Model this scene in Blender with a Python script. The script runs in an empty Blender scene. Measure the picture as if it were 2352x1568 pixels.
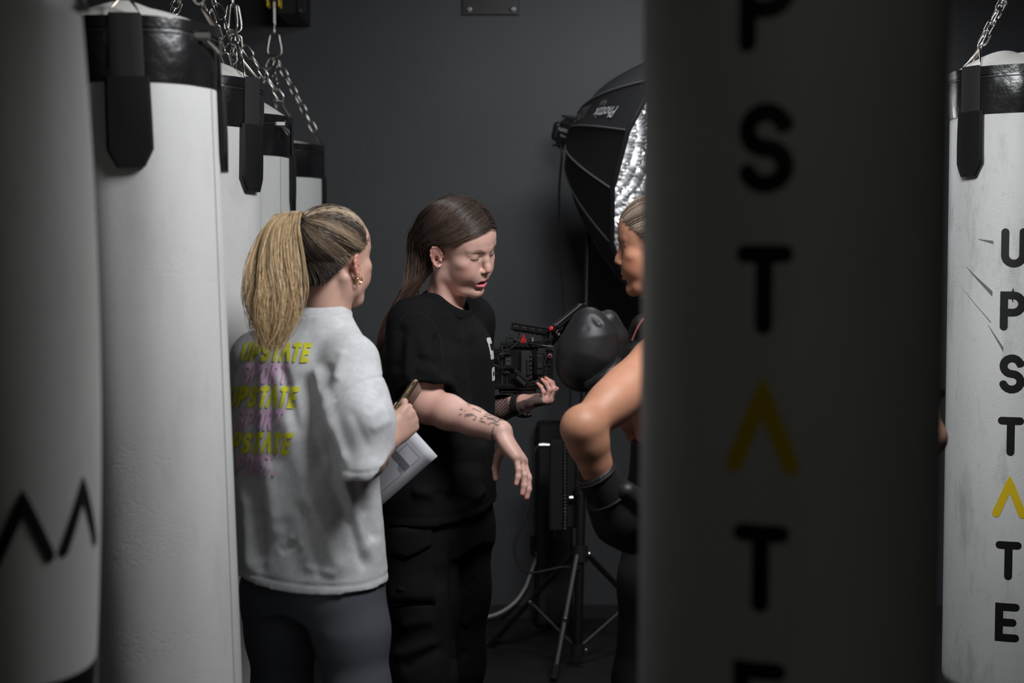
import bpy, bmesh, math, random
import numpy as np
from mathutils import Vector, Matrix, Quaternion
from mathutils.bvhtree import BVHTree

SC = bpy.context.scene
COL = SC.collection
random.seed(7)
RNG = np.random.default_rng(7)

# ---------------------------------------------------------------- camera
FPX = 50.0 / 36.0 * 2352.0            # focal length in photo pixels
CAM_Z = 1.50
PITCH = math.atan2(174.0, FPX)        # a little downward
cam_data = bpy.data.cameras.new('photo_camera')
cam_data.lens = 50.0
cam_data.sensor_width = 36.0
cam_data.clip_start = 0.05
cam_data.dof.use_dof = True
cam_data.dof.focus_distance = 3.85
cam_data.dof.aperture_fstop = 2.5
cam = bpy.data.objects.new('photo_camera', cam_data)
COL.objects.link(cam)
cam.location = (0, 0, CAM_Z)
cam.rotation_euler = (math.radians(90) - PITCH, 0, 0)
SC.camera = cam

# ---------------------------------------------------------------- world, lights, exposure
world = bpy.data.worlds.new('dim_room_air')
SC.world = world
world.use_nodes = True
world.node_tree.nodes['Background'].inputs[0].default_value = (0.9, 0.95, 1.0, 1)
world.node_tree.nodes['Background'].inputs[1].default_value = 0.016

def area_light(name, loc, target, size, energy, color=(1, 1, 1), size_y=None, spread=180):
    L = bpy.data.lights.new(name, 'AREA')
    L.shape = 'RECTANGLE'
    L.size = size
    L.size_y = size_y or size
    L.energy = energy
    L.color = color
    L.spread = math.radians(spread)
    o = bpy.data.objects.new(name, L)
    COL.objects.link(o)
    o.location = loc
    d = Vector(target) - Vector(loc)
    o.rotation_euler = d.to_track_quat('-Z', 'Y').to_euler()
    return o

area_light('ceiling_lamp_main', (0.50, 2.50, 2.50), (0.20, 3.7, 0.9), 0.8, 26, (0.965, 0.985, 1.0), 0.45, 158)
area_light('ceiling_lamp_back', (0.70, 4.75, 2.95), (0.6, 5.2, 0.0), 0.9, 15, (0.94, 0.97, 1.0), 0.4, 165)
area_light('front_fill_light', (0.2, -0.7, 3.1), (0.2, 0.0, 0.0), 1.2, 2.9, (1.0, 0.99, 0.88), 1.2, 180)  # weak fill added behind the camera to lift the nearest bag

SC.view_settings.view_transform = 'Standard'
SC.view_settings.look = 'None'
SC.view_settings.gamma = 1.0
SC.view_settings.exposure = 0.0
SC.view_settings.use_curve_mapping = False

# ---------------------------------------------------------------- pixel -> place
_F = Vector((0, math.cos(PITCH), -math.sin(PITCH)))
_U = Vector((0, math.sin(PITCH), math.cos(PITCH)))
_R = Vector((1, 0, 0))
_C = Vector((0, 0, CAM_Z))

def P(px, py, d):
    """point on the sight line of photo pixel (px, py), at distance d along the view axis"""
    px = float(px); py = float(py); d = float(d)
    return _C + d * (_F + ((px - 1176) / FPX) * _R + ((784 - py) / FPX) * _U)

def PZ(px, py, z):
    """point on the sight line of a pixel at world height z"""
    r = _F + ((px - 1176) / FPX) * _R + ((784 - py) / FPX) * _U
    return _C + r * ((z - CAM_Z) / r.z)

def PY(px, py, y):
    r = _F + ((px - 1176) / FPX) * _R + ((784 - py) / FPX) * _U
    return _C + r * (y / r.y)

def to_px(V):
    """world points (n,3) -> photo pixels (n,2)"""
    V = np.asarray(V, float) - np.array(_C)
    f = V @ np.array(_F); u = V @ np.array(_U); r = V @ np.array(_R)
    return np.stack([1176 + FPX * r / f, 784 - FPX * u / f], 1)

# ---------------------------------------------------------------- materials
MATS = {}
def mat(name, color=(.5, .5, .5), rough=.5, metal=0.0, bump=None, vary=None, attr=None, spec=.5,
        coat=0.0, sss=0.0, sheen=0.0, emit=None, tint=None, aniso=0.0, vary_col=None, stretch=(1, 1, 1)):
    if name in MATS:
        return MATS[name]
    m = bpy.data.materials.new(name)
    m.use_nodes = True
    nt = m.node_tree
    b = nt.nodes['Principled BSDF']
    b.inputs['Base Color'].default_value = (*color, 1)
    b.inputs['Roughness'].default_value = rough
    b.inputs['Metallic'].default_value = metal
    b.inputs['Specular IOR Level'].default_value = spec
    b.inputs['Coat Weight'].default_value = coat
    b.inputs['Sheen Weight'].default_value = sheen
    b.inputs['Anisotropic'].default_value = aniso
    if sss:
        b.inputs['Subsurface Weight'].default_value = sss
        b.inputs['Subsurface Radius'].default_value = (1.0, .35, .2)
        b.inputs['Subsurface Scale'].default_value = 0.006
    if emit:
        b.inputs['Emission Color'].default_value = (*emit[0], 1)
        b.inputs['Emission Strength'].default_value = emit[1]
    tc = nt.nodes.new('ShaderNodeTexCoord')
    mp = nt.nodes.new('ShaderNodeMapping')
    mp.inputs['Scale'].default_value = stretch
    nt.links.new(tc.outputs['Object'], mp.inputs['Vector'])
    src = None
    if attr:
        a = nt.nodes.new('ShaderNodeVertexColor')
        a.layer_name = attr
        src = a.outputs['Color']
    if vary:
        n = nt.nodes.new('ShaderNodeTexNoise')
        n.inputs['Scale'].default_value = vary[0]
        n.inputs['Detail'].default_value = 6
        nt.links.new(mp.outputs[0], n.inputs['Vector'])
        r = nt.nodes.new('ShaderNodeValToRGB')
        r.color_ramp.elements[0].position = .5 - vary[2] if len(vary) > 2 else .3
        r.color_ramp.elements[1].position = .5 + vary[2] if len(vary) > 2 else .7
        r.color_ramp.elements[0].color = (*(vary_col or [c * (1 - vary[1]) for c in color]), 1)
        r.color_ramp.elements[1].color = (*[min(1, c * (1 + vary[1] * .5)) for c in color], 1)
        nt.links.new(n.outputs[0], r.inputs[0])
        if src is None:
            src = r.outputs[0]
        else:
            mx = nt.nodes.new('ShaderNodeMix'); mx.data_type = 'RGBA'; mx.blend_type = 'MULTIPLY'
            mx.inputs[0].default_value = 1
            nt.links.new(src, mx.inputs[6]); nt.links.new(r.outputs[0], mx.inputs[7])
            src = mx.outputs[2]
    if src is not None:
        nt.links.new(src, b.inputs['Base Color'])
    if bump:
        prev = None
        for (kind, scale, strength, dist) in bump:
            if kind == 'noise':
                n = nt.nodes.new('ShaderNodeTexNoise'); n.inputs['Scale'].default_value = scale
                n.inputs['Detail'].default_value = 5; out = n.outputs[0]
            elif kind == 'voronoi':
                n = nt.nodes.new('ShaderNodeTexVoronoi'); n.inputs['Scale'].default_value = scale; out = n.outputs[0]
            else:
                n = nt.nodes.new('ShaderNodeTexWave'); n.inputs['Scale'].default_value = scale
                n.inputs['Distortion'].default_value = 3; out = n.outputs[1]
            nt.links.new(mp.outputs[0], n.inputs['Vector'])
            bp = nt.nodes.new('ShaderNodeBump')
            bp.inputs['Strength'].default_value = strength
            bp.inputs['Distance'].default_value = dist
            nt.links.new(out, bp.inputs['Height'])
            if prev is not None:
                nt.links.new(prev, bp.inputs['Normal'])
            prev = bp.outputs[0]
        nt.links.new(prev, b.inputs['Normal'])
    MATS[name] = m
    return m

# ---------------------------------------------------------------- objects
def thing(name, label, cat, loc=(0, 0, 0), group=None):
    o = bpy.data.objects.new(name, None)
    COL.objects.link(o)
    o.location = loc
    o.empty_display_size = .05
    o['label'] = label; o['category'] = cat
    if group:
        o['group'] = group
    return o

def origin_of(o):
    v = Vector((0, 0, 0))
    while o is not None:
        v += o.location
        o = o.parent
    return v

def mesh_obj(name, verts, faces, m, parent=None, smooth=40, cols=None, kind=None, label=None):
    """link one mesh; world coordinates in, local coordinates stored"""
    me = bpy.data.meshes.new(name)
    V = np.asarray(verts, dtype=np.float64).reshape(-1, 3)
    if parent is not None:
        V = V - np.array(origin_of(parent))
    if isinstance(faces, np.ndarray):
        nf, k = faces.shape
        me.vertices.add(len(V)); me.vertices.foreach_set('co', V.astype(np.float32).ravel())
        me.loops.add(nf * k); me.loops.foreach_set('vertex_index', faces.astype(np.int32).ravel())
        me.polygons.add(nf); me.polygons.foreach_set('loop_start', np.arange(0, nf * k, k, dtype=np.int32))
        me.update(calc_edges=True)
        me.validate()
    else:
        me.from_pydata(V.tolist(), [], faces)
        me.update()
    if cols is not None:
        ca = me.color_attributes.new('Col', 'FLOAT_COLOR', 'POINT')
        c4 = np.ones((len(V), 4), np.float32); c4[:, :3] = cols
        ca.data.foreach_set('color', c4.ravel())
    if smooth:
        me.shade_smooth()
        if smooth < 180:
            me.set_sharp_from_angle(angle=math.radians(smooth))
    if m is not None:
        me.materials.append(m)
    o = bpy.data.objects.new(name, me)
    COL.objects.link(o)
    if parent is not None:
        o.parent = parent
    if kind:
        o['kind'] = kind
    if label:
        o['label'] = label
    return o

def frame_from(z, x=None):
    z = Vector(z).normalized()
    if x is None or abs(Vector(x).normalized().dot(z)) > .99:
        x = Vector((1, 0, 0)) if abs(z.x) < .9 else Vector((0, 1, 0))
    x = Vector(x); x = (x - z * x.dot(z)).normalized()
    y = z.cross(x)
    return x, y, z

def catmull(pts, n=8, closed=False):
    pts = [Vector(p) for p in pts]
    out = []
    m = len(pts)
    segs = m if closed else m - 1
    for i in range(segs):
        if closed:
            p0, p1, p2, p3 = pts[(i - 1) % m], pts[i], pts[(i + 1) % m], pts[(i + 2) % m]
        else:
            p0 = pts[i - 1] if i > 0 else pts[0] * 2 - pts[1]
            p1, p2 = pts[i], pts[i + 1]
            p3 = pts[i + 2] if i + 2 < m else pts[-1] * 2 - pts[-2]
        for j in range(n):
            t = j / n
            out.append(.5 * ((2 * p1) + (p2 - p0) * t + (2 * p0 - 5 * p1 + 4 * p2 - p3) * t * t
                             + (3 * p1 - p0 - 3 * p2 + p3) * t ** 3))
    if not closed:
        out.append(pts[-1])
    return out

class MB:
    """collects shapes into one mesh"""
    def __init__(s):
        s.v = []; s.f = []
    def add(s, v, f):
        o = len(s.v)
        s.v += [tuple(p) for p in v]
        s.f += [[i + o for i in q] for q in f]
        return s
    def box(s, c, size, rot=None, bevel=0.0):
        c = Vector(c); hx, hy, hz = [a / 2 for a in size]
        b = min(bevel, hx * .95, hy * .95, hz * .95)
        R = rot if rot is not None else Matrix.Identity(3)
        if b <= 0:
            v = [Vector((x, y, z)) for x in (-hx, hx) for y in (-hy, hy) for z in (-hz, hz)]
            f = [(0, 1, 3, 2), (4, 6, 7, 5), (0, 4, 5, 1), (2, 3, 7, 6), (0, 2, 6, 4), (1, 5, 7, 3)]
        else:
            v = []; idx = {}
            for sx in (-1, 1):
                for sy in (-1, 1):
                    for sz in (-1, 1):
                        for a in range(3):
                            p = [sx * (hx - b), sy * (hy - b), sz * (hz - b)]
                            p[a] = (sx, sy, sz)[a] * (hx, hy, hz)[a]
                            idx[(sx, sy, sz, a)] = len(v); v.append(Vector(p))
            f = []
            for sg in (-1, 1):
                for a in range(3):
                    b1, b2 = (a + 1) % 3, (a + 2) % 3
                    q = []
                    for (u, w) in ((-1, -1), (1, -1), (1, 1), (-1, 1)):
                        k = [0, 0, 0]; k[a] = sg; k[b1] = u; k[b2] = w
                        q.append(idx[(*k, a)])
                    f.append(q if sg > 0 else q[::-1])
            for a in range(3):                      # edges along axis a
                b1, b2 = (a + 1) % 3, (a + 2) % 3
                for u in (-1, 1):
                    for w in (-1, 1):
                        q = []
                        for sg, ax in ((-1, b1), (1, b1), (1, b2), (-1, b2)):
                            k = [0, 0, 0]; k[a] = sg; k[b1] = u; k[b2] = w
                            q.append(idx[(*k, ax)])
                        f.append(q if u * w < 0 else q[::-1])
            for sx in (-1, 1):
                for sy in (-1, 1):
                    for sz in (-1, 1):
                        q = [idx[(sx, sy, sz, a)] for a in range(3)]
                        f.append(q if sx * sy * sz > 0 else q[::-1])
        s.add([c + R @ p for p in v], f)
        return s
    def tube(s, path, rad, sides=8, closed=False, caps=True, x=None, flat=1.0):
        path = [Vector(p) for p in path]
        n = len(path)
        rad = [rad] * n if isinstance(rad, (int, float)) else list(rad)
        v = []; f = []
        fx = None
        for i, p in enumerate(path):
            if closed:
                t = path[(i + 1) % n] - path[i - 1]
            else:
                t = path[min(i + 1, n - 1)] - path[max(i - 1, 0)]
            if t.length < 1e-9:
                t = Vector((0, 0, 1))
            fx, fy, fz = frame_from(t, fx if fx is not None else x)
            for k in range(sides):
                a = 2 * math.pi * k / sides
                v.append(p + (fx * math.cos(a) + fy * math.sin(a) * flat) * rad[i])
        m = n if closed else n - 1
        for i in range(m):
            j = (i + 1) % n
            for k in range(sides):
                k2 = (k + 1) % sides
                f.append((i * sides + k, i * sides + k2, j * sides + k2, j * sides + k))
        if caps and not closed:
            f.append(tuple(range(sides))[::-1])
            f.append(tuple((n - 1) * sides + k for k in range(sides)))
        s.add(v, f)
        return s
    def lathe(s, prof, o, axis, x=None, sides=32, closed=False):
        """prof: list of (radius, height along axis)"""
        fx, fy, fz = frame_from(axis, x)
        o = Vector(o); v = []; f = []
        for (r, h) in prof:
            for k in range(sides):
                a = 2 * math.pi * k / sides
                v.append(o + fz * h + (fx * math.cos(a) + fy * math.sin(a)) * r)
        for i in range(len(prof) - 1):
            for k in range(sides):
                k2 = (k + 1) % sides
                f.append((i * sides + k, i * sides + k2, (i + 1) * sides + k2, (i + 1) * sides + k))
        if prof[0][0] > 1e-6:
            f.append(tuple(range(sides))[::-1])
        if prof[-1][0] > 1e-6:
            f.append(tuple((len(prof) - 1) * sides + k for k in range(sides)))
        s.add(v, f)
        return s
    def build(s, name, m, parent=None, smooth=35, **kw):
        return mesh_obj(name, s.v, s.f, m, parent, smooth, **kw)

def noise3(V, scale, seed, n=10):
    """smooth pseudo noise from a sum of sines, about -1..1"""
    r = np.random.default_rng(seed)
    V = np.asarray(V)
    out = np.zeros(len(V))
    for i in range(n):
        k = r.normal(size=3); k = k / np.linalg.norm(k) * scale * (0.5 + 1.2 * r.random())
        out += np.sin(V @ k + r.random() * 6.283)
    return out / math.sqrt(n) * .8

# letters made of round-ended strokes, in a unit-high box
def _arc(cx, cy, r, a0, a1, n=10, ry=None):
    ry = ry or r
    return [(cx + r * math.cos(math.radians(a0 + (a1 - a0) * i / n)), cy + ry * math.sin(math.radians(a0 + (a1 - a0) * i / n))) for i in range(n + 1)]
STROKES = {
    'U': [[(-.22, .9)] + _arc(0, .32, .22, 180, 360) + [(.22, .9)]],
    'P': [[(-.22, .1), (-.22, .9), (0, .9)] + _arc(.0, .68, .22, 90, -90) + [(-.22, .46)]],
    'S': [[(.205, .77)] + _arc(0, .7, .205, 20, 180, 8, .2) + _arc(0, .7, .205, 180, 250, 4, .2)[1:] + [(0, .5)]
          + _arc(0, .3, .215, 70, 0, 4, .2) + _arc(0, .3, .215, 0, -160, 8, .2)[1:]],
    'T': [[(-.22, .9), (.22, .9)], [(0, .9), (0, .1)]],
    'A': [[(-.32, .1), (0, .9), (.32, .1)]],
    'E': [[(.2, .9), (-.2, .9), (-.2, .1), (.2, .1)], [(-.2, .5), (.13, .5)]],
    'O': [_arc(0, .5, .23, 90, 450, 22, .4)],
    'R': [[(-.22, .1), (-.22, .9), (0, .9)] + _arc(.0, .68, .22, 90, -90) + [(-.22, .46)], [(-.02, .46), (.2, .1)]],
    '.': [[(-.16, .1), (-.15, .1)]],
}
def stroke_ribbon(pts, hw, step=.04, capn=8):
    """flat ribbon (2-D verts, faces) around a polyline, round ends, filled corner joints"""
    v = []; f = []
    P2 = []
    for i in range(len(pts) - 1):
        a = np.array(pts[i], float); b = np.array(pts[i + 1], float)
        n = max(1, int(np.linalg.norm(b - a) / step))
        for j in range(n):
            P2.append(a + (b - a) * j / n)
    P2.append(np.array(pts[-1], float))
    n = len(P2)
    for i in range(n):
        t0 = P2[i] - P2[i - 1] if i > 0 else P2[1] - P2[0]
        t1 = P2[i + 1] - P2[i] if i < n - 1 else t0
        t0 = t0 / (np.linalg.norm(t0) + 1e-9); t1 = t1 / (np.linalg.norm(t1) + 1e-9)
        nn = np.array([-(t0 + t1)[1], (t0 + t1)[0]]); nn /= (np.linalg.norm(nn) + 1e-9)
        c = max(.5, float(np.dot(nn, [-t1[1], t1[0]])))
        for w in (-1, -.5, 0, .5, 1):
            v.append(P2[i] + nn * hw * w / (c if abs(w) == 1 else 1))
    for i in range(n - 1):
        for k in range(4):
            a = i * 5 + k
            f.append((a, a + 5, a + 6, a + 1))
    for (c, t) in ((P2[0], P2[0] - P2[1]), (P2[-1], P2[-1] - P2[-2])):
        t = t / (np.linalg.norm(t) + 1e-9); nrm = np.array([-t[1], t[0]])
        o = len(v); v.append(c)
        for k in range(capn + 1):
            a = math.pi * k / capn - math.pi / 2
            v.append(c + t * hw * math.cos(a) + nrm * hw * math.sin(a))
        for k in range(capn):
            f.append((o, o + 1 + k, o + 2 + k))
    return v, f

def text_mesh(s, size, shear=0.0):
    """flat lettering in the built-in font -> (verts (n,2), faces)"""
    cu = bpy.data.curves.new('lettering', 'FONT')
    cu.body = s; cu.size = size; cu.shear = shear
    cu.align_x = 'CENTER'; cu.align_y = 'CENTER'
    cu.resolution_u = 3
    o = bpy.data.objects.new('lettering', cu)
    COL.objects.link(o)
    dg = bpy.context.evaluated_depsgraph_get()
    me = o.evaluated_get(dg).to_mesh()
    v = [(p.co.x, p.co.y) for p in me.vertices]; f = [list(q.vertices) for q in me.polygons]
    o.evaluated_get(dg).to_mesh_clear()
    bpy.data.objects.remove(o); bpy.data.curves.remove(cu)
    return v, f
# ================================================================ the room
WALL_Y = PZ(1240, 1418, 0).y
M_wall = mat('charcoal_wall_paint', (.074, .076, .082), .62, vary=(2.2, .10), bump=[('noise', 60, .25, .004), ('noise', 400, .3, .001)])
M_floor = mat('black_rubber_floor', (.014, .014, .015), .7, vary=(9, .35), bump=[('noise', 260, .4, .002)])
M_ceil = mat('black_ceiling_paint', (.012, .012, .013), .8)
M_skirt = mat('black_skirting', (.030, .030, .032), .5)
M_black_steel = mat('black_painted_steel', (.012, .012, .013), .42, spec=.5, bump=[('noise', 300, .15, .001)])
M_steel = mat('zinc_steel', (.62, .60, .57), .28, 1.0, vary=(40, .25))
M_dark_bolt = mat('dull_bolt_steel', (.20, .20, .21), .35, 1.0)

def slab(name, lo, hi, m):
    b = MB().box([(a + c) / 2 for a, c in zip(lo, hi)], [c - a for a, c in zip(lo, hi)])
    o = b.build(name, m, smooth=0); o['kind'] = 'structure'
    return o
XL, XR = -1.75, 3.2
slab('floor', (XL - .1, -1.2, -.1), (XR + .1, WALL_Y + .12, 0), M_floor)
slab('wall_back', (XL - .1, WALL_Y, 0), (XR + .1, WALL_Y + .12, 3.2), M_wall)
slab('wall_left', (XL - .1, -1.2, 0), (XL, WALL_Y, 3.2), M_wall)
slab('wall_right', (XR, -1.2, 0), (XR + .1, WALL_Y, 3.2), M_ceil)
slab('wall_front', (XL - .1, -1.3, 0), (XR + .1, -1.2, 3.2), M_ceil)
slab('ceiling', (XL - .1, -1.3, 3.2), (XR + .1, WALL_Y + .12, 3.3), M_ceil)
slab('baseboard_back', (XL, WALL_Y - .012, 0), (XR, WALL_Y, .055), M_skirt)

# bolted steel plate high on the back wall
c = PY(1127, -5, WALL_Y)
t = thing('wall_plate', 'dark bolted steel plate high on the charcoal back wall', 'wall plate', (c.x, WALL_Y, c.z))
h = P(1127, 41, WALL_Y).z
wp = .236
zt = h + .26
MB().box((c.x, WALL_Y - .006, (h + zt) / 2), (wp, .012, zt - h), bevel=.002).build('plate', M_black_steel, t)
for sx in (-1, 1):
    for k in range(3):
        z = h + .022 + k * .055
        x = c.x + sx * (wp / 2 - .026)
        b = MB().lathe([(.013, 0), (.013, .004), (.011, .005)], (x, WALL_Y - .012, z), (0, -1, 0), sides=16)
        b.lathe([(.009, .005), (.009, .013), (.007, .015)], (x, WALL_Y - .012, z), (0, -1, 0), sides=6)
        b.build('bolt', M_dark_bolt, t, smooth=30)

# overhead rail for the row of bags on the left, with its wall bracket
RAIL_Z = 2.78
b = MB()
rx0, rx1 = -.93, -.87
t = thing('bag_rail', 'black steel rail bracketed to the back wall over the bag row', 'rail', (-.9, WALL_Y, RAIL_Z))
b = MB()
b.box((-.90, (WALL_Y + 1.2) / 2, RAIL_Z + .05), (.12, WALL_Y - 1.2, .012), bevel=.003)
b.box((-.90, (WALL_Y + 1.2) / 2, RAIL_Z), (.012, WALL_Y - 1.2, .10), bevel=.002)
b.box((-.90, (WALL_Y + 1.2) / 2, RAIL_Z - .05), (.12, WALL_Y - 1.2, .012), bevel=.003)
b.build('beam', M_black_steel, t)
t = thing('wall_bracket', 'black steel box bracket bolted to the back wall under the rail end', 'bracket', (-.8, WALL_Y, 2.5))
pl = P(652, 44, 5.75); pr = P(704, 44, 5.75)
zb = pl.z
b = MB()
b.box(((pl.x + pr.x) / 2 - .01, (5.70 + WALL_Y) / 2, (zb + RAIL_Z - .06) / 2), (pr.x - pl.x, WALL_Y - 5.70, RAIL_Z - .06 - zb), bevel=.004)
b.build('bracket_box', M_black_steel, t)
b = MB()
xr = pr.x - .004
b.box((xr, 5.694, (zb + RAIL_Z - .06) / 2), (.035, .012, RAIL_Z - .06 - zb), bevel=.003)
b.build('bracket_flange', M_black_steel, t)
for z in (zb + .012, zb + .085):
    MB().lathe([(.010, 0), (.010, .007), (.008, .009)], (xr, 5.688, z), (0, -1, 0), sides=6).build('bolt', M_dark_bolt, t)

# second rail over the bag on the right
t = thing('bag_rail', 'black steel rail over the scuffed bag beside the right wall', 'rail', (1.4, WALL_Y, RAIL_Z))
b = MB()
b.box((1.40, (WALL_Y + 1.2) / 2, RAIL_Z + .05), (.12, WALL_Y - 1.2, .012), bevel=.003)
b.box((1.40, (WALL_Y + 1.2) / 2, RAIL_Z), (.012, WALL_Y - 1.2, .10), bevel=.002)
b.box((1.40, (WALL_Y + 1.2) / 2, RAIL_Z - .05), (.12, WALL_Y - 1.2, .012), bevel=.003)
b.build('beam', M_black_steel, t)
# and one over the nearest bag
t = thing('bag_rail', 'black steel rail over the bag in deep shade', 'rail', (.33, WALL_Y, RAIL_Z))
b = MB()
b.box((.33, (2.6 + .6) / 2, RAIL_Z + .05), (.12, 2.0, .012), bevel=.003)
b.box((.33, (2.6 + .6) / 2, RAIL_Z), (.012, 2.0, .10), bevel=.002)
b.box((.33, (2.6 + .6) / 2, RAIL_Z - .05), (.12, 2.0, .012), bevel=.003)
b.build('beam', M_black_steel, t)
# ================================================================ punching bags
def leather_white(name, tone, scuff, seedloc):
    m = bpy.data.materials.new(name); m.use_nodes = True
    nt = m.node_tree; b = nt.nodes['Principled BSDF']
    tc = nt.nodes.new('ShaderNodeTexCoord')
    def mapping(sc, loc=(0, 0, 0)):
        mp = nt.nodes.new('ShaderNodeMapping'); mp.inputs['Scale'].default_value = sc; mp.inputs['Location'].default_value = loc
        nt.links.new(tc.outputs['Object'], mp.inputs['Vector']); return mp.outputs[0]
    def noise(vec, s, det=6, rough=.55):
        n = nt.nodes.new('ShaderNodeTexNoise'); n.inputs['Scale'].default_value = s; n.inputs['Detail'].default_value = det
        n.inputs['Roughness'].default_value = rough
        nt.links.new(vec, n.inputs['Vector']); return n.outputs[0]
    def ramp(v, stops):
        r = nt.nodes.new('ShaderNodeValToRGB')
        while len(r.color_ramp.elements) < len(stops):
            r.color_ramp.elements.new(.5)
        for e, (p, c) in zip(r.color_ramp.elements, stops):
            e.position = p; e.color = (*c, 1) if isinstance(c, tuple) else (c, c, c, 1)
        nt.links.new(v, r.inputs[0]); return r.outputs[0]
    def mul(a, c, f=1.0):
        x = nt.nodes.new('ShaderNodeMix'); x.data_type = 'RGBA'; x.blend_type = 'MULTIPLY'; x.inputs[0].default_value = f
        nt.links.new(a, x.inputs[6]); nt.links.new(c, x.inputs[7]); return x.outputs[2]
    base = ramp(noise(mapping((1, 1, .5), seedloc), 6), [(.3, tuple(c * .90 for c in tone)), (.7, tone)])
    sc = ramp(noise(mapping((3, 3, .8), seedloc), 5, 8, .7), [(.30, 1 - scuff), (.48, 1.0)])
    dirt = ramp(noise(mapping((1, 1, 1), seedloc), 26, 6, .75), [(.28, 1 - scuff * .6), (.42, 1.0)])
    nt.links.new(mul(mul(base, sc), dirt), b.inputs['Base Color'])
    b.inputs['Roughness'].default_value = .46
    # crazed horizontal creases and a fine grain
    vz = mapping((5, 5, 22), seedloc)
    mask = ramp(noise(mapping((1, 1, 3.2), seedloc), 2.2), [(.5, 0.0), (.62, 1.0)])
    vor = nt.nodes.new('ShaderNodeTexVoronoi'); vor.feature = 'DISTANCE_TO_EDGE'; vor.inputs['Scale'].default_value = 9
    nt.links.new(vz, vor.inputs['Vector'])
    cr = ramp(vor.outputs[0], [(0, 0.0), (.09, 1.0)])
    mx = nt.nodes.new('ShaderNodeMix'); mx.data_type = 'RGBA'; mx.blend_type = 'MIX'
    mx.inputs[6].default_value = (1, 1, 1, 1)
    nt.links.new(mask, mx.inputs[0]); nt.links.new(cr, mx.inputs[7])
    b1 = nt.nodes.new('ShaderNodeBump'); b1.inputs['Strength'].default_value = .22; b1.inputs['Distance'].default_value = .002
    nt.links.new(mx.outputs[2], b1.inputs['Height'])
    b2 = nt.nodes.new('ShaderNodeBump'); b2.inputs['Strength'].default_value = .12; b2.inputs['Distance'].default_value = .001
    nt.links.new(noise(mapping((1, 1, 1)), 420, 3), b2.inputs['Height'])
    nt.links.new(b1.outputs[0], b2.inputs['Normal'])
    nt.links.new(b2.outputs[0], b.inputs['Normal'])
    return m

M_bag = leather_white('white_bag_leather', (.78, .775, .76), .10, (0, 0, 0))
M_bag_scuffed = leather_white('scuffed_white_bag_leather', (.76, .76, .755), .30, (3, 1, 2))
M_cap = mat('white_bag_canvas', (.80, .785, .75), .6, vary=(9, .12), bump=[('noise', 30, .2, .003)])
M_blackleather = mat('glossy_black_leather', (.012, .012, .013), .23, spec=.6, bump=[('noise', 14, .30, .012), ('voronoi', 260, .10, .001)])
M_web = mat('black_webbing', (.013, .013, .014), .75, bump=[('wave', 160, .3, .001)])
M_pad = mat('black_strap_leather', (.010, .010, .011), .38, spec=.5, bump=[('noise', 120, .15, .001)])
M_ring = mat('worn_brass_ring', (.60, .53, .47), .28, 1.0, vary=(60, .3))
M_zip = mat('bright_zip_metal', (.80, .78, .74), .25, 1.0)
M_zipdark = mat('black_zip_teeth', (.02, .02, .022), .4)
M_print_black = mat('black_print', (.010, .010, .011), .45)
M_print_yellow = mat('yellow_print', (.80, .56, .012), .5)
M_seam = mat('bag_seam_thread', (.42, .42, .41), .7)
M_hoist = mat('yellow_hoist_paint', (.75, .52, .01), .45)

# --- shared chain link and carabiner meshes
def link_path(L, W, n=6):
    r = W / 2; s = L / 2 - r
    p = []
    for k in range(n + 1):
        a = math.pi * k / n
        p.append(Vector((r * math.cos(a), 0, s + r * math.sin(a))))
    for k in range(n + 1):
        a = math.pi + math.pi * k / n
        p.append(Vector((r * math.cos(a), 0, -s + r * math.sin(a))))
    return p
_b = MB().tube(link_path(.0465, .0225, 6), .0031, 6, closed=True, x=(0, 1, 0))
LINK = bpy.data.meshes.new('chain_link'); LINK.from_pydata(_b.v, [], _b.f); LINK.shade_smooth(); LINK.materials.append(M_steel)
PITCH_L = .0402
def place(name, mesh, world, parent):
    o = bpy.data.objects.new(name, mesh); COL.objects.link(o)
    o.parent = parent
    o.matrix_local = Matrix.Translation(-origin_of(parent)) @ world
    return o
def chain(p0, p1, parent, twist=0.0, skip_ends=True):
    p0 = Vector(p0); p1 = Vector(p1); d = p1 - p0
    n = max(1, round(d.length / PITCH_L))
    fx, fy, fz = frame_from(d, (0, 1, 0))
    for i in range(n):
        a = twist + (math.pi / 2 if i % 2 else 0) + random.uniform(-.25, .25)
        x = fx * math.cos(a) + fy * math.sin(a); y = fz.cross(x)
        R = Matrix((x, y, fz)).transposed().to_4x4()
        S = Matrix.Diagonal((1, 1, d.length / n / PITCH_L, 1))
        place('chain_link', LINK, Matrix.Translation(p0 + d * (i + .5) / n) @ R @ S, parent)
def carabiner(top, parent, h=.088, yaw=0.0):
    """pear-shaped snap hook hanging from its narrow end at top"""
    x = Vector((math.cos(yaw), math.sin(yaw), 0)); t = Vector(top)
    pts = [(0, 0), (.014, -.004), (.0185, -.018), (.026, -.062), (.0235, -.080), (.010, -h), (-.010, -h), (-.0235, -.080), (-.026, -.062), (-.0185, -.018), (-.014, -.004)]
    path = catmull([t + x * a + Vector((0, 0, 1)) * b for a, b in pts], 4, closed=True)
    MB().tube(path, .0042, 8, closed=True).build('carabiner', M_steel, parent, smooth=80)

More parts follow.
